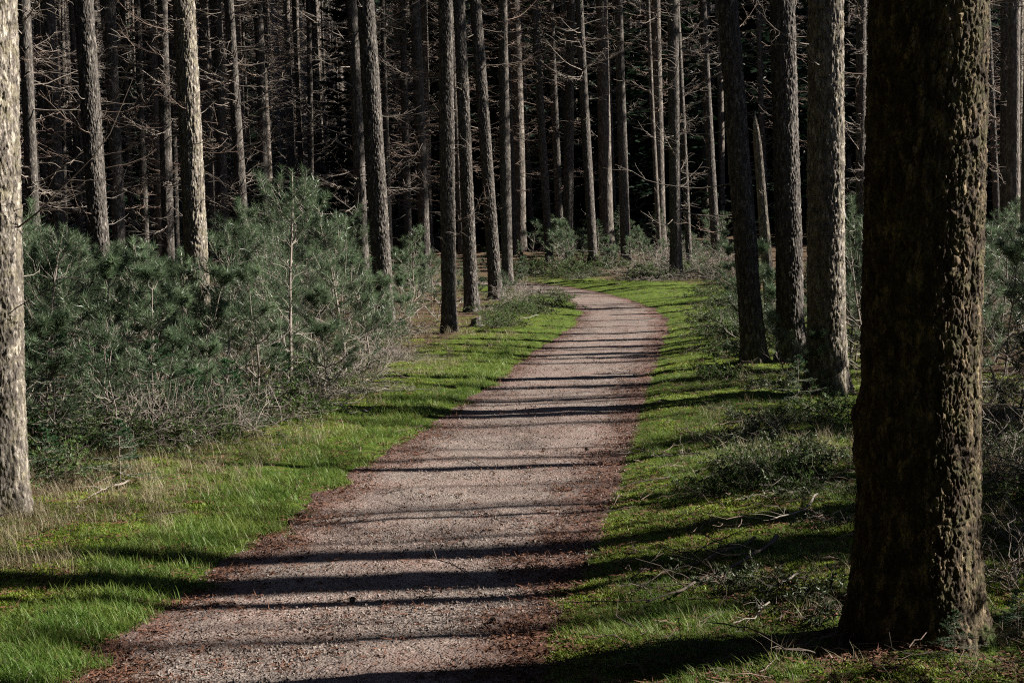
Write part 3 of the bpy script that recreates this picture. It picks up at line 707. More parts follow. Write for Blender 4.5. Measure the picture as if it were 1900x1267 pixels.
# the wood around and behind the viewpoint (outside the view), whose shade crosses the path
P = []
for (yy, t) in ((1024, 5.5), (1080, 6.6), (868, 6.0), (772, 8.0), (662, 9), (650, 13), (637, 10), (624, 12), (612, 9), (600, 12), (590, 10), (578, 12)):
    h_ = hit(950, yy); SX_ = (h_.x+t*math.cos(SUN_AHEAD), h_.y+t*math.sin(SUN_AHEAD)); P.append(SX_)
n0 = len(P)
KEY = [(r_.location.x, r_.location.y, .32) for i_, r_ in roots.items() if T[i_][0] < 800] + [(r_.location.x, r_.location.y, kd) for i_, r_ in roots.items() for px_, kd in ((1700, .75), (-8, .6), (364, .5), (1533, .6), (1466, .5), (1395, .5), (713, .4), (834, .4), (188, .4)) if T[i_][0] == px_]
def clear(x, y):
    for kx, ky, kd in KEY:
        dx, dy = x-kx, y-ky; al = dx*math.cos(SUN_AHEAD)+dy*math.sin(SUN_AHEAD); pe = abs(-dx*math.sin(SUN_AHEAD)+dy*math.cos(SUN_AHEAD))
        if 0 < al < 34 and pe < kd: return False
    return True
while len(P) < n0+105:
    y = prng.uniform(-14, 70); x = prng.uniform(.42*max(y, 0)+3.2, .42*max(y, 0)+34)
    if y < 12 and x < 9.5: continue
    if not clear(x, y): continue
    yc = y-(x-.1)*math.tan(SUN_AHEAD)
    if (4.6 < yc < 6.95 or 7.75 < yc < 9.7 or 10.4 < yc < 12) and prng.random() < .88: continue
    if all((x-a_)**2+(y-b_)**2 > 4 for a_, b_ in P): P.append((x, y))
stand('sunward_wood', MTS, P, 'bare tall trees of the wood right of the viewpoint', 'wood'); P = []
for (yy, t) in ((1155, 15), (1005, 17), (925, 20), (838, 14), (785, 18), (1240, 19)):
    h_ = hit(950, yy); P.append((h_.x+t*math.cos(SUN_AHEAD), h_.y+t*math.sin(SUN_AHEAD)))
stand('dapple_trees', [merge_tree(FT[k], FC[k], 'wood_piece') for k in (1, 3, 5)], P, 'unseen twiggy slim trees added to dapple the path with soft shadow', 'wood', .9, 1.1); P = []  # added out of view so their twigs dapple the path
k = 0
while k < 110:
    y = prng.uniform(-25, 60); x = -prng.uniform(.42*max(y, 0)+3, .42*max(y, 0)+26)
    P.append((x, y)); k += 1
while k < 140:
    y = prng.uniform(-25, -4); x = prng.uniform(-12, 12)
    P.append((x, y)); k += 1
MTH = [merge_tree(FT[k], SKY_BLOCK[k % 3], 'wood_piece') for k in range(6)]
for _ in range(16): P.append((prng.uniform(2.6, 7.5), prng.uniform(-8, 3)))
for _ in range(14): P.append((prng.uniform(-9, -3.2), prng.uniform(-6, 4)))
stand('unseen_canopy_wood', MTH, P, 'unseen tall trees around the viewpoint, with canopy added to block the sky', 'wood')  # wood out of view; overhead trees and canopy added against sky light
P = []
for _ in range(150):
    y = prng.uniform(-26, 62); P.append((-prng.uniform(.44*max(y, 0)+4, .44*max(y, 0)+24), y))
for _ in range(60): P.append((prng.uniform(-26, 12), prng.uniform(-30, -6)))
for _ in range(150):
    y = prng.uniform(-20, 50); P.append((.44*max(y, 0)+prng.uniform(44, 62), y))
for _ in range(150):
    y = prng.uniform(50, 115); P.append((.44*y+prng.uniform(2, 26), y))
stand('unseen_shade_spruces', MS, P, 'unseen dense spruces added to block sky light and shade the background', 'wood', 1.1, 1.7)  # added out of view to block the sky and darken the background


# ------------------------------------------------------------------ young pines
def young_pine(H, seed, full=1.0):
    B = Acc(); N = Acc(); K = 7
    z = np.linspace(0, H, K); stem = np.stack([np.cumsum(RNG.normal(size=K)*.018), np.cumsum(RNG.normal(size=K)*.018), z], -1); stem[0] = (0, 0, -.05)
    St = Acc().tubes(stem[None], (.016*H/2*np.linspace(1.2, .35, K))[None], 6)
    hs = np.arange(.12, H-.12, .24)+U(-.05, .05, len(np.arange(.12, H-.12, .24))); per = 6
    zz = np.repeat(hs, per)+U(-.05, .05, len(hs)*per); n = len(zz); rel = zz/H
    base, _ = along(stem[None], np.clip(rel, 0, .99)[None]); base = base[0]
    az = np.tile(np.arange(per)*2*math.pi/per, len(hs))+U(-.5, .5, n)
    L = (.16+.62*(1-rel)**.7)*H*.48*U(.6, 1.15, n); el = .25+.65*rel+U(-.2, .2, n)
    P = branch_lines(n, base, az, el, L, 6, .12, .32, .10)
    P[:, 1:] += np.cumsum(RNG.normal(size=(n, 5, 3))*.022*H/2, axis=1)
    B.tubes(P, (.0035+.004*(1-rel))[:, None]*np.linspace(1, .5, 6)[None], 4)
    m = 5; t = U(.3, .92, (n, m)); p, d = along(P, t); p = p.reshape(-1, 3); d = d.reshape(-1, 3)
    side = nrm(np.cross(d, np.array([0, 0, 1.])))*np.where(U(0, 1, n*m) < .5, 1, -1)[:, None]
    D = nrm(d*.8+side*U(.35, .9, (n*m, 1))+np.array([0, 0, .25])+RNG.normal(size=(n*m, 3))*.2); ln = (np.repeat(L, m)*U(.22, .48, n*m))[:, None, None]
    x = np.linspace(0, 1, 4)[None, :, None]; Q = p[:, None]+D[:, None]*ln*x; Q[..., 2] += (ln*.25*x*x)[..., 0]
    B.tubes(Q, np.full((n*m, 1), .0032)*np.array([[1, .9, .75, .6]]), 3)
    # needles on shoots; the lowest whorls are mostly bare
    def dress(line, keep, cnt, span):
        line = line[keep]
        if not len(line): return
        c = len(line); tt_ = 1-(U(0, 1, (c, cnt))**1.3)*span; p_, d_ = along(line, np.clip(tt_, 0, .999))
        rnd = RNG.normal(size=p_.shape); perp = rnd-(rnd*d_).sum(-1, keepdims=True)*d_; perp = nrm(perp)
        dd_ = nrm(d_*U(.35, 1.0, (c, cnt, 1))+perp*.75)
        N.needles(p_.reshape(-1, 3), dd_.reshape(-1, 3), U(.055, .10, c*cnt), .0042)
    low = sstep(.05, .45, rel)*.8+.2; k1 = U(0, 1, n) < low*full; k2 = np.repeat(low, m) > U(0, 1, n*m)/full
    dress(P, k1, 70, .35); dress(Q, k2, 46, .85); dress(stem[None], np.array([True]), 160, .14)
    return St.mesh('stem', M_TWIG), B.mesh('branches', M_DEAD), N.mesh('foliage', M_PINE, False), H
PINES = [young_pine(H, k, f) for k, (H, f) in enumerate([(2.0, .8), (1.6, 1.), (2.4, .85), (1.3, .8), (1.9, .5), (1.0, 1.0), (1.5, .4), (2.1, .9), (1.1, .45)])]
pine_n = 0
def add_pine(x, y, H, label, group, kind=None, rz=None):
    global pine_n
    k = kind if kind is not None else min(range(9), key=lambda q_: abs(PINES[q_][3]-H)+random.uniform(0, .7))
    st_, br, fo, h = PINES[k]
    r_ = thing('young_pine', (x, y, gh(x, y)-.02), (label+' '+between(px_of(x, y))) if group else label, 'young pine', group, random.uniform(0, 6.28) if rz is None else rz, H/h)
    r_.rotation_euler[0] = random.uniform(-.22, .22); r_.rotation_euler[1] = random.uniform(-.22, .22)
    link('stem', st_, r_); link('branches', br, r_); link('foliage', fo, r_); pine_n += 1; return r_
# named ones: px, base_y, top_y
NPINE = [(540, 745, 325, 'tallest young pine, its feathery tip highest in the left thicket'),
 (100, 760, 385, 'young pine with round bright tuft beside the pale trunk at the left edge'),
 (420, 770, 420, 'bushy young pine in front of the left leaning sunlit brown trunk'),
 (640, 720, 370, 'bushy young pine at the right shoulder of the left thicket'),
 (300, 800, 510, 'young pine in front of the foot of the brightest trunk'),
 (210, 790, 505, 'young pine hiding the foot of the stout reddish brown trunk'),
 (690, 690, 480, 'young pine at the foot of the broad dark leaning trunk'),
 (480, 800, 520, 'sparse young pine with pale bare lower twigs at the thicket front'),
 (610, 760, 560, 'thin young pine standing lowest at the front right corner of the thicket'),
 (760, 610, 440, 'young pine between the broad dark trunk and the straight upright trunk'),
 (1400, 690, 520, 'young pine wrapped round the foot of the first large trunk right of the path'),
 (1455, 705, 590, 'young pine at the foot of the second large trunk right of the path'),
 (1580, 700, 470, 'young pine between the silvery trunk and the nearest trunk'),
 (1850, 760, 480, 'tall young pine just right of the nearest trunk'),
 (1895, 800, 560, 'young pine at the right edge of the view beside the nearest trunk'),
 (1510, 748, 640, 'little young pine in front of the silvery sunlit trunk'),
 (360, 790, 510, 'dense young pine pressed against the brightest trunk')]
topl = lambda px: np.interp(px, [-60, 60, 150, 350, 400, 440, 500, 560, 650, 700, 760, 980], [420, 415, 440, 475, 455, 410, 360, 340, 370, 450, 440, 470])
used = []
for px, by, ty_, lab in NPINE:
    g = gp(px, by); d = g.y; H = (by-ty_)/F*d*1.0
    add_pine(g.x, g.y, max(.6, H), lab, None); used.append((g.x, g.y))
# the rest of the thicket
def fill_pines(region, n, hfun, label, group, mind=.55):
    c = 0; tr = 0
    while c < n and tr < n*60:
        tr += 1
        px = prng.uniform(*region[0]); by = prng.uniform(*region[1])
        if not region[2](px, by): continue
        g = hit(px, by)
        if any((g.x-a_)**2+(g.y-b_)**2 < mind**2 for a_, b_ in used): continue
        used.append((g.x, g.y)); H = hfun(px, by)
        if px < 980: H = max(.45, min(H, (by-topl(px)-prng.uniform(0, 60))/F*g.y))
        row = 'back row' if by < front(px)-150 else 'middle row' if by < front(px)-70 else 'front row'
        add_pine(g.x, g.y, H, ('%s %s %s' % ('tall' if H > 1.5 else 'waist high' if H > .95 else 'knee high', row, label)) if label == 'thicket pine' else ('taller ' if H > 1.2 else 'lower ')+label, group); c += 1
front = lambda px: np.interp(px, [0, 60, 200, 330, 480, 600, 700, 760, 870, 930], [925, 918, 895, 868, 822, 768, 708, 655, 608, 590])
fill_pines(((-60, 720), (600, 890), lambda a_, b_: b_ < front(a_)-18 and b_ > 560), 98, lambda a_, b_: prng.uniform(1.25, 2.1) if b_ < front(a_)-110 else prng.uniform(.65, 1.15),
           'thicket pine', 'young pines massed in the left thicket', .48)
fill_pines(((725, 985), (520, 640), lambda a_, b_: b_ < np.interp(a_, [725, 800, 870, 985], [645, 615, 600, 560]) and abs(a_-834) > 22 and not (858 < a_ < 912 and b_ > 596)), 26, lambda a_, b_: prng.uniform(.5, 1.3),
           'small pine inside the bend', 'small pines inside the bend', .6)
fill_pines(((60, 980), (500, 600), lambda a_, b_: b_ < front(a_)-30), 45, lambda a_, b_: prng.uniform(1.1, 2.3),
           'young pine far back', 'young pines at the back of the left thicket', 1.0)
fill_pines(((1330, 1600), (560, 700), lambda a_, b_: a_ > 1330+(700-b_)*.3), 22, lambda a_, b_: prng.uniform(.6, 1.5),
           'small young pine', 'young pines among the large trunks', .7)
fill_pines(((1560, 1960), (540, 780), lambda a_, b_: True), 26, lambda a_, b_: prng.uniform(.9, 1.9),
           'young pine', 'young pines behind the nearest trunk', .6)
fill_pines(((950, 1340), (462, 518), lambda a_, b_: True), 56, lambda a_, b_: prng.uniform(.6, 1.5),
           'low conifer in shade', 'low young conifers beyond the bend', 1.0)

UP = [merge_tree(merge_tree(p_[0], p_[1], 'pine_piece'), p_[2], 'pine_piece') for p_ in PINES[:3]]
for m_, p_ in zip(UP, PINES): m_.materials.clear(); m_.materials.append(M_TWIG); m_.materials.append(M_PINE)
P = [(.42*y+U(.3, 1.5), y) for y in U(4.3, 8.2, 20)]
stand('undergrowth', UP, P, 'unseen young pines added to shade the ground left of the nearest trunk', 'undergrowth', .5, .85)  # low pines added out of view to shade the near right ground
P = [(.37*y+U(.5, 1.8), y) for y in U(8.0, 12.6, 17)]
stand('tall_shade_pines', UP, P, 'unseen taller young pines added to shade the right verge', 'undergrowth', .8, 1.15)  # added out of view; tall enough to shade the verge, not the path
P = []
for yy, t in ((1108, 4.2), (1145, 6.5), (1185, 5.2), (1000, 8.5), (960, 4.6), (946, 6.5), (905, 9.2), (835, 5.4), (815, 7.5), (750, 7), (735, 8)):
    h_ = hit(950, yy); P.append((h_.x+t*math.cos(SUN_AHEAD), h_.y+t*math.sin(SUN_AHEAD)))
stand('shadow_saplings', [merge_tree(FT[k], CROWN_LOW[k % 3], 'sapling_piece') for k in range(2)]+[merge_tree(FT[k], CROWN_THIN[k % 3], 'sapling_piece') for k in range(3)], P, 'unseen thin saplings added to throw faint shadows on the path', 'saplings', .22, .42)  # added out of view to cast thin soft shadows across the path
# ------------------------------------------------------------------ young spruces
def young_spruce(H, R, k):
    nw = int(H/.07); A, P, L = spruce_mesh(H, R*1.25, k, nw, 7, .006, M_SPRUCE, 6)
    N = Acc(); n = len(P)
    # side sprays as lines, needles on both
    t = np.tile(np.linspace(.2, .95, 7), (n, 1)); p, d = along(P, t); sgn = np.where(np.arange(7) % 2, 1, -1)[None, :, None]
    side = nrm(np.cross(d, np.array([0, 0, 1.])))*sgn; D = nrm(d*.8+side*.7); ln = (L[:, None]*(.42-.3*t))[..., None]
    Q = np.stack([p, p+D*ln], 2).reshape(-1, 2, 3)
    B = Acc(); B.tubes(P, np.linspace(.003, .0015, 5)[None].repeat(n, 0), 3); B.tubes(Q, np.full((len(Q), 2), .0014), 3)
    def dress(lines, cnt):
        c = len(lines); tt_ = U(0.05, 1, (c, cnt)); p_, d_ = along(lines, np.clip(tt_, 0, .999))
        rnd = RNG.normal(size=p_.shape); rnd[..., 2] *= .5; perp = nrm(rnd-(rnd*d_).sum(-1, keepdims=True)*d_)
        N.needles(p_.reshape(-1, 3), nrm(d_*.6+perp).reshape(-1, 3), U(.012, .022, c*cnt), .003)
    dress(P, 40); dress(Q, 22)
    St = Acc().tubes(np.array([[[0, 0, -.03], [.01, 0, H*.5], [0, .01, H*1.03]]]), np.array([[.012*H, .008*H, .002]]), 6)
    return St.mesh('stem', M_TWIG), B.mesh('branches', M_TWIG), N.mesh('foliage', M_SPRUCE, False), H
YS = [young_spruce(1.25, .5, 1), young_spruce(.8, .40, 2), young_spruce(.45, .26, 3)]
def add_spruce(px, by, H, lab, grp=None):
    g = gp(px, by); st_, br, fo, h = min(YS, key=lambda s_: abs(s_[3]-H))
    r_ = thing('young_spruce', (g.x, g.y, g.z), lab, 'young spruce', grp, random.uniform(0, 6), H/h)
    link('stem', st_, r_); link('branches', br, r_); link('foliage', fo, r_)
for px, by, H, lab in [(105, 880, .95, 'dark young spruce close beside the pale trunk at the left edge'),
  (225, 925, .42, 'small bright green spruce seedling at the front of the left thicket'),
  (90, 925, .35, 'tiny light green spruce seedling next to the foot of the pale left trunk'),
  (430, 830, .6, 'dark spruce with drooping boughs at the thicket front near the mossy hollow'),
  (290, 850, .8, 'dark spruce at the front of the thicket below the brightest trunk'),
  (180, 850, .75, 'dark spruce standing between the two spruce seedlings and the thicket'),
  (360, 850, .55, 'low dark spruce between two taller dark ones at the thicket front'),
  (520, 790, .6, 'dark green spruce under the sparse bare twigged pine'),
  (745, 650, .35, 'little bright spruce at the verge below the broad dark leaning trunk'),
  (1110, 490, 1.3, 'dark spruce behind the moss bank at the bend'),
  (1150, 470, 1.6, 'dark spruce beyond the straight brown trunk at the bend'),
  (1060, 480, 1.3, 'dark spruce behind the dark right leaning trunk at the bend'),
  (1480, 760, .4, 'little spruce in front of the second large trunk right of the path'),
  (1770, 1290, .16, 'bright green spruce sprout at the foot of the nearest trunk'),
  (1888, 1225, .2, 'bright green spruce sprout right of the root of the nearest trunk')]:
    add_spruce(px, by, H, lab)

# ------------------------------------------------------------------ bare shrubs, heath, fallen branches
def bare_shrub(R, H, n, mat, seed, tw=5, leaf=None, lf=1.0):
    A = Acc(); az = U(0, 6.283, n); el = U(.35, 1.5, n); L = U(.5, 1.1, n)*math.hypot(R, H)
    base = np.stack([U(-R, R, n)*.35, U(-R, R, n)*.35, np.full(n, -.02)], -1)
    P = branch_lines(n, base, az, el*H/R*.7, L, 7, -.1, -.35, .3); P[..., 2] = np.maximum(P[..., 2], .0)
    A.tubes(P, np.full((n, 1), .0038)*np.linspace(1, .45, 7)[None], 3)
    t = U(.2, 1, (n, tw)); p, d = along(P, t); p = p.reshape(-1, 3); D = nrm(d.reshape(-1, 3)+RNG.normal(size=p.shape)*.7)
    x = np.linspace(0, 1, 4)[None, :, None]; Q = p[:, None]+D[:, None]*U(.08, .3, (len(p), 1, 1))*x*H*1.4; Q[:, 1:] += np.cumsum(RNG.normal(size=(len(p), 3, 3))*.018, axis=1)
    A.tubes(Q, np.full((len(p), 1), .0022)*np.array([[1, .9, .7, .5]]), 3)
    wood = A.mesh('twigs', mat)
    if leaf is None: return wood, None
    N = Acc(); pp, d2 = along(Q, U(.1, 1, (len(Q), 16))); pp = pp.reshape(-1, 3); N.needles(pp, nrm(d2.reshape(-1, 3)*.6+RNG.normal(size=pp.shape)*.6), U(.012, .024, len(pp))*lf, .007*lf)
    return wood, N.mesh('leaves', leaf, False)
M_GREENS = leafmat('undergrowth_leaves', (.045, .095, .022), (.09, .15, .035), (.16, .19, .07), .3)
BS = [bare_shrub(.5, .5, 26, M_DEAD, k) for k in range(2)] + [bare_shrub(.7, .35, 34, M_DEAD, 3), bare_shrub(.4, .6, 22, M_TWIG, 4)]
HS = [bare_shrub(.35, .24, 22, M_DARKSTICK, 5, 8, M_HEATH, 1.3), bare_shrub(.45, .2, 24, M_TWIG, 6, 7, M_HEATH, 1.3), bare_shrub(.3, .3, 18, M_DARKSTICK, 7, 8, M_GREENS, 1.3)]
GS = [bare_shrub(.4, .3, 18, M_TWIG, 8, 8, M_GREENS, 1.5), bare_shrub(.5, .4, 18, M_DARKSTICK, 9, 8, M_GREENS, 1.5)]
def add_shrub(px, by, sc, lab, grp, lib, name, cat):
    g = gp(px, by); wood, lf = lib[random.randrange(len(lib))]
    r_ = thing(name, (g.x, g.y, g.z), lab+' '+between(px_of(g.x, g.y)), cat, grp, random.uniform(0, 6), sc); link('twigs', wood, r_)
    if lf: link('leaves', lf, r_)
for k in range(24):
    px = prng.uniform(400, 740); add_shrub(px, front(px)-prng.uniform(-6, 45), prng.uniform(.6, 1.1), 'pale dead twig tangle at thicket front', 'dead twig tangles along the left thicket', BS, 'dead_shrub', 'dead shrub')
for k in range(7):
    px = prng.uniform(50, 420); add_shrub(px, front(px)-prng.uniform(10, 110), prng.uniform(.7, 1.2), 'pale bare shrub under the pines', 'bare shrubs under the left pines', BS, 'dead_shrub', 'dead shrub')
for k in range(34):
    px = prng.uniform(50, 720); add_shrub(px, front(px)-prng.uniform(-14, 90), prng.uniform(.7, 1.35), 'leafy low green undergrowth at the thicket foot', 'green undergrowth along the thicket foot', GS, 'green_shrub', 'shrub')
for k in range(12):
    px = prng.uniform(740, 1000); px += 60 if 850 < px < 915 else 0; add_shrub(px, np.interp(px, [740, 870, 1000], [650, 612, 560])-prng.uniform(0, 22), prng.uniform(.6, 1.2), 'dry brown shrub', 'dry shrubs inside the bend', BS, 'dead_shrub', 'dead shrub')
for k in range(22):
    px = prng.uniform(915, 1050); add_shrub(px, np.interp(px, [890, 960, 1050], [640, 608, 566])-prng.uniform(0, 30), prng.uniform(.7, 1.3), 'dark low scrub', 'dark scrub inside the bend', GS if k % 2 else HS, 'scrub', 'shrub')
for k in range(60):
    add_shrub(prng.uniform(930, 1340), prng.uniform(498, 524), prng.uniform(.8, 1.8), 'grey green scrub beyond the bend', 'scrub beyond the bend', HS+GS, 'scrub', 'shrub')
for k in range(26):
    by = prng.uniform(530, 660); add_shrub(prng.uniform(1290+(by-530)*.12, 1390), by, prng.uniform(.7, 1.3), 'grey green verge scrub', 'scrub on the right verge', HS+GS, 'scrub', 'shrub')
for k in range(26):
    px = prng.uniform(1190, 1350); add_shrub(px, prng.uniform(478, 528), prng.uniform(1.0, 2.0), 'dead brush heap beyond the bend', 'heaps of dead brush beyond the bend', BS, 'brush_heap', 'brush')
for k in range(20):
    by = prng.uniform(735, 980); px = prng.uniform(1270+max(0, by-850)*.5, 1600); add_shrub(px, by, prng.uniform(.6, 1.1), 'low grey green heath shrub', 'heath shrubs left of the nearest trunk', HS, 'heath_shrub', 'shrub')
for k in range(4):
    add_shrub(prng.uniform(1380, 1560), prng.uniform(1010, 1200), prng.uniform(.5, .85), 'low shrub in near shade', 'shaded low shrubs beside the nearest trunk', HS, 'heath_shrub', 'shrub')
for k in range(13):
    add_shrub(prng.uniform(1815, 1930), prng.uniform(730, 1130), prng.uniform(.6, 1.1), 'low twiggy shrub on moss', 'heath shrubs right of the nearest trunk', HS if k % 2 else BS, 'heath_shrub', 'shrub')
for k in range(18):
    by = prng.uniform(560, 720); add_shrub(prng.uniform(1290+(by-560)*.1, 1500), by, prng.uniform(.6, 1.1), 'low verge shrub', 'verge shrubs among the large trunks', HS, 'heath_shrub', 'shrub')

def fallen(p0, p1, r, lab, tw=5, mat=None, lift=.02, name='fallen_branch', grp=None):
    r *= .55; tw += 5; a_ = gp(*p0); b_ = gp(*p1); L = (b_-a_).length; K = 14; t = np.linspace(0, 1, K)
    Pm = np.array(a_)[None]*(1-t[:, None])+np.array(b_)[None]*t[:, None]
    dirv = nrm((np.array(b_)-np.array(a_))); sidev = np.array([-dirv[1], dirv[0], 0])
    Pm = Pm+sidev*(np.cumsum(RNG.normal(size=K))*.012*L)[:, None]
    z = ground_h(Pm[:, 0], Pm[:, 1])+lift+r+.04*L*np.abs(np.sin(t*3+U(0, 3)))
    Pm[:, 2] = z; A = Acc(); A.tubes(Pm[None], (r*np.linspace(1, .35, K)*(1+.15*RNG.normal(size=K)))[None], 7)
    A.tubes(np.array([[Pm[0]-(Pm[1]-Pm[0])*.001, Pm[0]]]), np.array([[.0005, r]]), 7)
    p, d = along(Pm[None], U(.15, .98, (1, tw))); p = p[0]; d = d[0]; D = nrm(d+sidev*np.where(U(0, 1, (tw, 1)) < .5, 1, -1)*.8+np.array([0, 0, .45])*U(0, 1, (tw, 1)))
    x = np.linspace(0, 1, 4)[None, :, None]; Q = p[:, None]+D[:, None]*U(.15, .45, (tw, 1, 1))*x*L*.8; Q[:, 1:] += np.cumsum(RNG.normal(size=(tw, 3, 3))*.02, axis=1)
    A.tubes(Q, np.full((tw, 1), r*.3)*np.array([[1, .8, .6, .4]]), 4)
    V = [v_-np.array(a_) for v_ in A.V]; A.V = V
    o = link(name, A.mesh(name, mat or M_DEAD), loc=a_); tag(o, lab, 'branch', grp)
fallen((1400, 1042), (1168, 1130), .014, 'forked fallen branch lying on moss right of the path', 7, M_DARKSTICK, .005)
fallen((1430, 1050), (1205, 1172), .019, 'thick mossy fallen branch lying just below the forked one', 4, M_DARKSTICK, .005)
fallen((1425, 1170), (1355, 1212), .008, 'short curved pale twig in the dark bottom corner left of the nearest trunk', 2)
fallen((1310, 880), (1128, 853), .008, 'thin twiggy branch reaching from the moss onto the right path edge', 9)
fallen((1375, 902), (1262, 932), .011, 'dark fallen stick lying across bright moss below the twiggy branch', 4, M_DARKSTICK)
fallen((1240, 905), (1140, 922), .009, 'dark stick lying at the right edge of the path', 2, M_DARKSTICK)
fallen((1520, 978), (1440, 1022), .012, 'pale fallen branch near the left side of the nearest trunk', 5)
fallen((1590, 905), (1470, 885), .009, 'pale bent twig on heath near the bulge of the nearest trunk', 5)
fallen((1920, 934), (1808, 946), .014, 'pale brown branch leaning against the right side of the nearest trunk', 3, M_TWIGR, .05)
fallen((1900, 1010), (1820, 965), .010, 'dark stick lying right of the nearest trunk below the pale brown branch', 3, M_DARKSTICK)
fallen((245, 928), (150, 968), .014, 'stick with broken end lying at the front of the left thicket', 3, M_TWIG, .004)
fallen((345, 970), (255, 984), .009, 'dark thin stick on the grass right of the broken ended stick', 3, M_DARKSTICK)
fallen((720, 742), (640, 752), .010, 'dead stick on the pale moss by the left verge', 4)
fallen((1180, 960), (1060, 968), .006, 'thin dark twig lying on the right part of the path', 2, M_DARKSTICK)
fallen((700, 770), (655, 792), .006, 'small twig on the grass at the left edge of the path', 2)
fallen((1560, 742), (1492, 758), .010, 'bent pale branch in front of the silvery sunlit trunk', 3)
fallen((1880, 1150), (1815, 1100), .012, 'mossy stick on the root right of the nearest trunk', 2, M_DARKSTICK)
fallen((1480, 1120), (1395, 1170), .010, 'grey stick lying in shade between moss and the nearest trunk', 5)
fallen((1000, 600), (930, 606), .012, 'grey fallen branch in the brush inside the bend', 6)
fallen((1240, 470), (1180, 505), .02, 'long pale dead branch on the moss bank at the bend', 5)
fallen((1350, 455), (1270, 480), .02, 'long dead branch across the top of the brush heaps', 6)

# stump
g = gp(884, 612); A = Acc(); n = 20; th = np.arange(n)*2*math.pi/n
zs = np.array([-.05, 0, .05, .10, .15]); rr0 = np.array([.16, .125, .095, .082, .078])
V = np.array([[math.cos(t_)*r_*(1+.08*math.sin(3*t_)), math.sin(t_)*r_*(1+.08*math.sin(3*t_)), z_] for z_, r_ in zip(zs, rr0) for t_ in th]+[[0, 0, .155]])
V[:, 2] += V[:, 0]*.35*(V[:, 2] > .12); V[:, :2] *= 1+.12*(RNG.random((len(V), 1))-.5)
i = np.arange(5*n).reshape(5, n); j = np.roll(i, -1, 1)
st_ = thing('tree_stump', tuple(g), 'small pale sawn stump beside the foot of the straight upright trunk', 'stump')
link('bark', mesh_np('bark', V[:-1], [np.stack([i[:-1], j[:-1], j[1:], i[1:]], -1).reshape(-1, 4)], True, M_BARK), st_)
Vt = np.concatenate([V[4*n:5*n]*np.array([.97, .97, 1])+[0, 0, .001], [[0, 0, .156]]])
link('cut_face', mesh_np('cut_face', Vt, [np.array([[k, (k+1) % n, n] for k in range(n)])], False, simple('cut_wood', (.35, .27, .17), (.5, .4, .27), 25)), st_)

# pine cones on the path
cone = Acc()
for lv in range(7):
    n = 9; z = .006+lv*.007; rad = .017*math.sin(math.pi*(lv+1.2)/8.6)
    a_ = np.arange(n)*2*math.pi/n+lv*.35; Bp = np.stack([np.cos(a_)*.004, np.sin(a_)*.004, np.full(n, z)], -1)
    D = np.stack([np.cos(a_), np.sin(a_), np.full(n, .45)], -1); side = np.stack([-np.sin(a_), np.cos(a_), a_*0], -1)*.0065
    tip = Bp+nrm(D)*rad*1.15; V = np.stack([Bp, tip-side-[0, 0, .002], tip+[0, 0, .004], tip+side-[0, 0, .002]], 1).reshape(-1, 3); f = np.arange(n*4).reshape(n, 4)
    cone.raw(V, quads=f)
CM = cone.mesh('pine_cone', M_DARKSTICK, False)
for px, by, lab in [(1008, 838, 'small dark cone on the path centre right, upper of the scattered cones'), (1093, 836, 'dark cone near the right edge of the path by the twiggy branch'),
    (652, 1117, 'dark cone lying between the narrow shadows on the near path'), (1078, 1055, 'cone at the right end of the second wide shadow'), (1410, 1135, 'cone on moss by the thick mossy branch'),
    (540, 975, 'cone close to the left edge of the path'), (1165, 1190, 'cone on the dark right margin of the near path'), (905, 1160, 'cone in the faint shadow at the bottom of the path')]:
    g = gp(px, by); o = link('pine_cone', CM, loc=(g.x, g.y, g.z+.015)); o.rotation_euler = (1.4, 0, random.uniform(0, 6)); o.scale = (.65,)*3; tag(o, lab, 'pine cone', 'cones scattered on the path')

# ------------------------------------------------------------------ grass, moss, dry grass, gravel, litter
def tuft(n, h, spread, w_, mat, lean=.45, seg=3):
    A = Acc(); az = U(0, 6.283, n); r = spread*np.sqrt(U(0, 1, n)); b = np.stack([np.cos(az)*r, np.sin(az)*r, r*0-.005], -1)
    a2 = U(0, 6.283, n); ln = h*U(.5, 1.15, n); le = lean*U(.2, 1.3, n); side = np.stack([-np.sin(a2), np.cos(a2), a2*0], -1)
    V = []; 
    for k in range(seg+1):
        t = k/seg; wd = w_*(1-t)**.7*.5
        c = b+np.stack([np.cos(a2)*le*ln*t*t, np.sin(a2)*le*ln*t*t, ln*t*(1-.25*le*t)], -1)
        V += [c-side*wd, c+side*wd] if k < seg else [c]
    V = np.stack(V, 1); kk = V.shape[1]; base = (np.arange(n)*kk)[:, None]
    q = [base+np.array([[2*s_, 2*s_+1, 2*s_+3, 2*s_+2]]) for s_ in range(seg-1)]
    A.raw(V.reshape(-1, 3), tris=np.concatenate([base+np.array([[2*seg-2, 2*seg-1, 2*seg]])]), quads=np.concatenate(q)); return A.mesh('tuft', mat, True)
GT = [tuft(24, .04, .045, .0035, M_GRASS, .9) for _ in range(4)] + [tuft(16, .07, .05, .004, M_GRASS, .8) for _ in range(2)]
MO = [tuft(46, .018, .04, .005, M_MOSS, .8, 2) for _ in range(4)]
DR = [tuft(14, .13, .05, .003, M_DRY, .8) for _ in range(3)] + [tuft(12, .07, .05, .003, M_DRY, 1.4) for _ in range(3)]
def scr(n, ymin=4.3, ymax=46, ang=.42, p=1.0):
    y = ymin*(ymax/ymin)**(U(0, 1, n)**p); x = U(-ang, ang, n)*y; return x, y
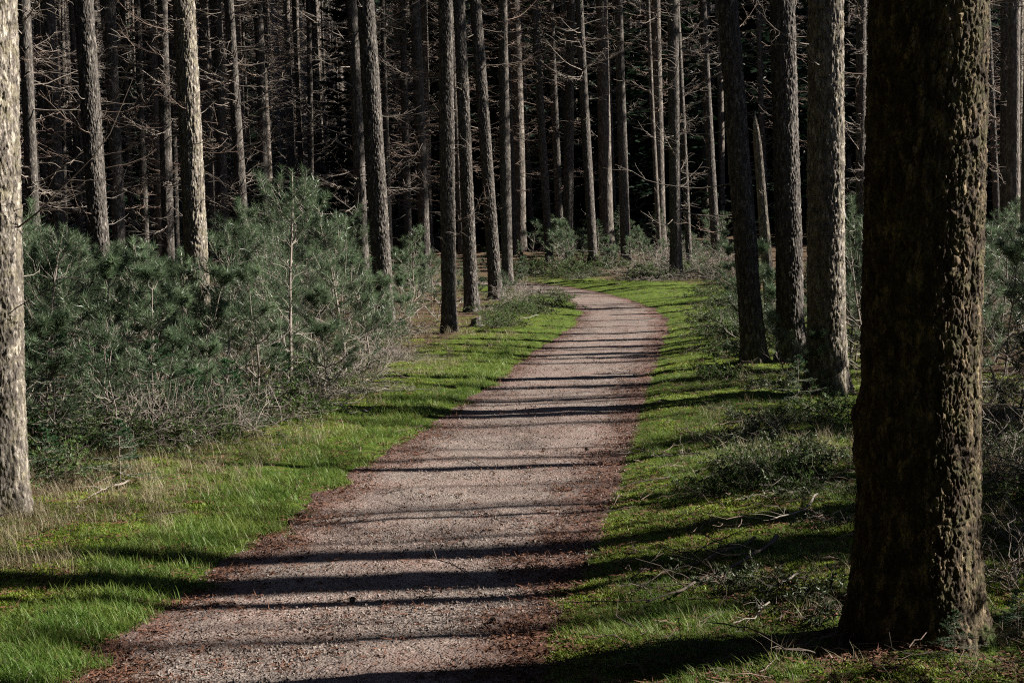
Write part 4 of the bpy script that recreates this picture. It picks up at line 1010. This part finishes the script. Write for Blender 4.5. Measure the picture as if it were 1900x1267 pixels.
def place(n, dens, ymax=46, p=1.0):
    x, y = scr(n, ymax=ymax, p=p); s_, sd_ = path_s(x, y); k = U(0, 1, n) < dens(x, y, s_, sd_); x, y, s_ = x[k], y[k], s_[k]
    z = ground_h(x, y, s_); R = np.zeros((len(x), 3)); R[:, 2] = U(0, 6.28, len(x)); R[:, 0] = U(-.2, .2, len(x)); return np.stack([x, y, z], -1), R, U(.6, 1.25, len(x)), s_
def dg(x, y, s_, sd_):
    pn = fbm2(x*1.6, y*1.6, 3, 21); pe = fbm2(x*4, y*4, 2, 22)
    l_ = sstep(-.05, .12, s_+(pe-.5)*.4)*(1-sstep(.35, .95, s_+(pn-.5)*1.6))*(.25+.75*sstep(.36, .5, pn+.25*(pe-.5))); r_ = sstep(.05, .3, s_+(pe-.5)*.5)*(1-sstep(.6, 2.4, s_))*sstep(.42, .58, pn)*.8
    return np.where(sd_ < 0, l_, r_)*(1-.75*sstep(36, 44, y))
Pg, Rg, Sg, sg = place(190000, dg, 48, 1.15); Sg = Sg*(.8+.35*(Pg[:, 0] < 0)*(sg < .9))
scatter('grass', GT, Pg, Rg, Sg, 'bright green grass growing along both edges of the path', 'grass')
def dm(x, y, s_, sd_):
    pn = fbm2(x*1.1, y*1.1, 4, 41)
    return np.where(sd_ < 0, sstep(.2, .7, s_)*(1-sstep(1.9, 3.4, s_))*sstep(.34, .48, pn), sstep(.0, .3, s_+(pn-.5)*.6)*(1-sstep(3.2, 5.5, s_))*sstep(.37, .5, pn))
Pm_, Rm_, Sm_, _ = place(170000, dm, 40, 1.1)
scatter('moss', MO, Pm_, Rm_, Sm_, 'yellow green cushions of moss on the forest floor', 'moss')
def dd_(x, y, s_, sd_):
    pn = fbm2(x*1.3, y*1.3, 3, 61)
    return sstep(.25, .9, s_)*(1-.8*sstep(2.2, 5, s_))*sstep(.48, .62, pn)*np.where(sd_ < 0, .68, .3)*np.where((sd_ > 0) & (y < 9), .15, 1)
Pd, Rd, Sd, _ = place(60000, dd_, 60, .9); scatter('dry_grass', DR, Pd, Rd, Sd, 'pale dry grass scattered behind the green verges', 'dry grass')
# pebbles
def pebble(k):
    V = np.array([[1, 0, 0], [-1, 0, 0], [0, 1, 0], [0, -1, 0], [0, 0, .7], [0, 0, -.7], [.6, .6, .3], [-.6, .5, .35]])*U(.7, 1.2, (8, 3))*.006
    tr = np.array([[0, 6, 4], [6, 2, 4], [2, 7, 4], [7, 1, 4], [1, 3, 4], [3, 0, 4], [2, 6, 5], [6, 0, 5], [7, 2, 5], [1, 7, 5], [3, 1, 5], [0, 3, 5]])
    return mesh_np('pebble', V, [tr], False, M_PEBBLE)
x, y = scr(150000, ymax=24, ang=.34, p=1.0); s_, _ = path_s(x, y); k = (s_ < .04) & (U(0, 1, len(x)) < .75); x, y, s_ = x[k], y[k], s_[k]
z = ground_h(x, y, np.minimum(s_, 0))+.006; R = U(0, 6.28, (len(x), 3)); scatter('gravel', [pebble(k) for k in range(6)], np.stack([x, y, z], -1), R, .35+1.25*U(0, 1, len(x))**3, 'loose reddish gravel covering the path', 'gravel')
# litter: needles, bark flakes
def flake(k):
    n = 7; A = Acc(); A.needles(np.column_stack([U(-.03, .03, (n, 2)), U(.002, .012, n)]), np.column_stack([RNG.normal(size=(n, 2)), U(-.2, .3, n)]), U(.01, .04, n), U(.002, .007, n)); return A.mesh('flake', M_LITTER, False)
x, y = scr(90000, ymax=30); s_, sd_ = path_s(x, y); k = U(0, 1, len(x)) < np.where(s_ < 0, (.10+.85*sstep(-.45, -.02, s_+.25*(fbm2(x*3, y*3, 2, 8)-.5)*2)), .35); x, y, s_ = x[k], y[k], s_[k]
z = ground_h(x, y, s_)+.006; R = np.zeros((len(x), 3)); R[:, 2] = U(0, 6.28, len(x))
scatter('leaf_litter', [flake(k) for k in range(5)], np.stack([x, y, z], -1), R, U(.7, 1.4, len(x)), 'red brown needles and bark flakes littering the path margins', 'litter')

# small fallen twigs
def twiglet(k):
    A = Acc(); P_ = branch_lines(1, np.array([[0, 0, .006]]), np.zeros(1), np.array([.05]), [U(.08, .30)], 6, .05, .1, .35); P_[..., 2] = np.abs(P_[..., 2])+.004
    A.tubes(P_, .0035*np.linspace(1, .4, 6)[None], 4); p, d = along(P_, U(.2, .9, (1, 3))); D = nrm(d[0]+RNG.normal(size=(3, 3))*.7); D[:, 2] = np.abs(D[:, 2])*.6
    A.tubes(p[0][:, None]+D[:, None]*U(.04, .14, (3, 1, 1))*np.linspace(0, 1, 3)[None, :, None], np.full((3, 3), .0018), 3); return A.mesh('twig', M_TWIGR if k % 3 == 0 else M_DARKSTICK)
x, y = scr(26000, ymax=40, ang=.4); s_, sd_ = path_s(x, y); k = U(0, 1, len(x)) < np.minimum(1, (y/16)**1.3)*np.where(s_ < 0, .012, np.where(s_ > .25, np.where(sd_ > 0, .30, .18*sstep(.5, 1.4, s_)), .04)); x, y, s_ = x[k], y[k], s_[k]
z = ground_h(x, y, s_)+.012*(s_ > .1)+.004; R = np.zeros((len(x), 3)); R[:, 2] = U(0, 6.28, len(x)); R[:, 1] = U(-.25, .05, len(x))
scatter('twig_litter', [twiglet(k) for k in range(8)], np.stack([x, y, z], -1), R, U(.4, 1.0, len(x)), 'small dead twigs strewn over moss and verge', 'twigs')
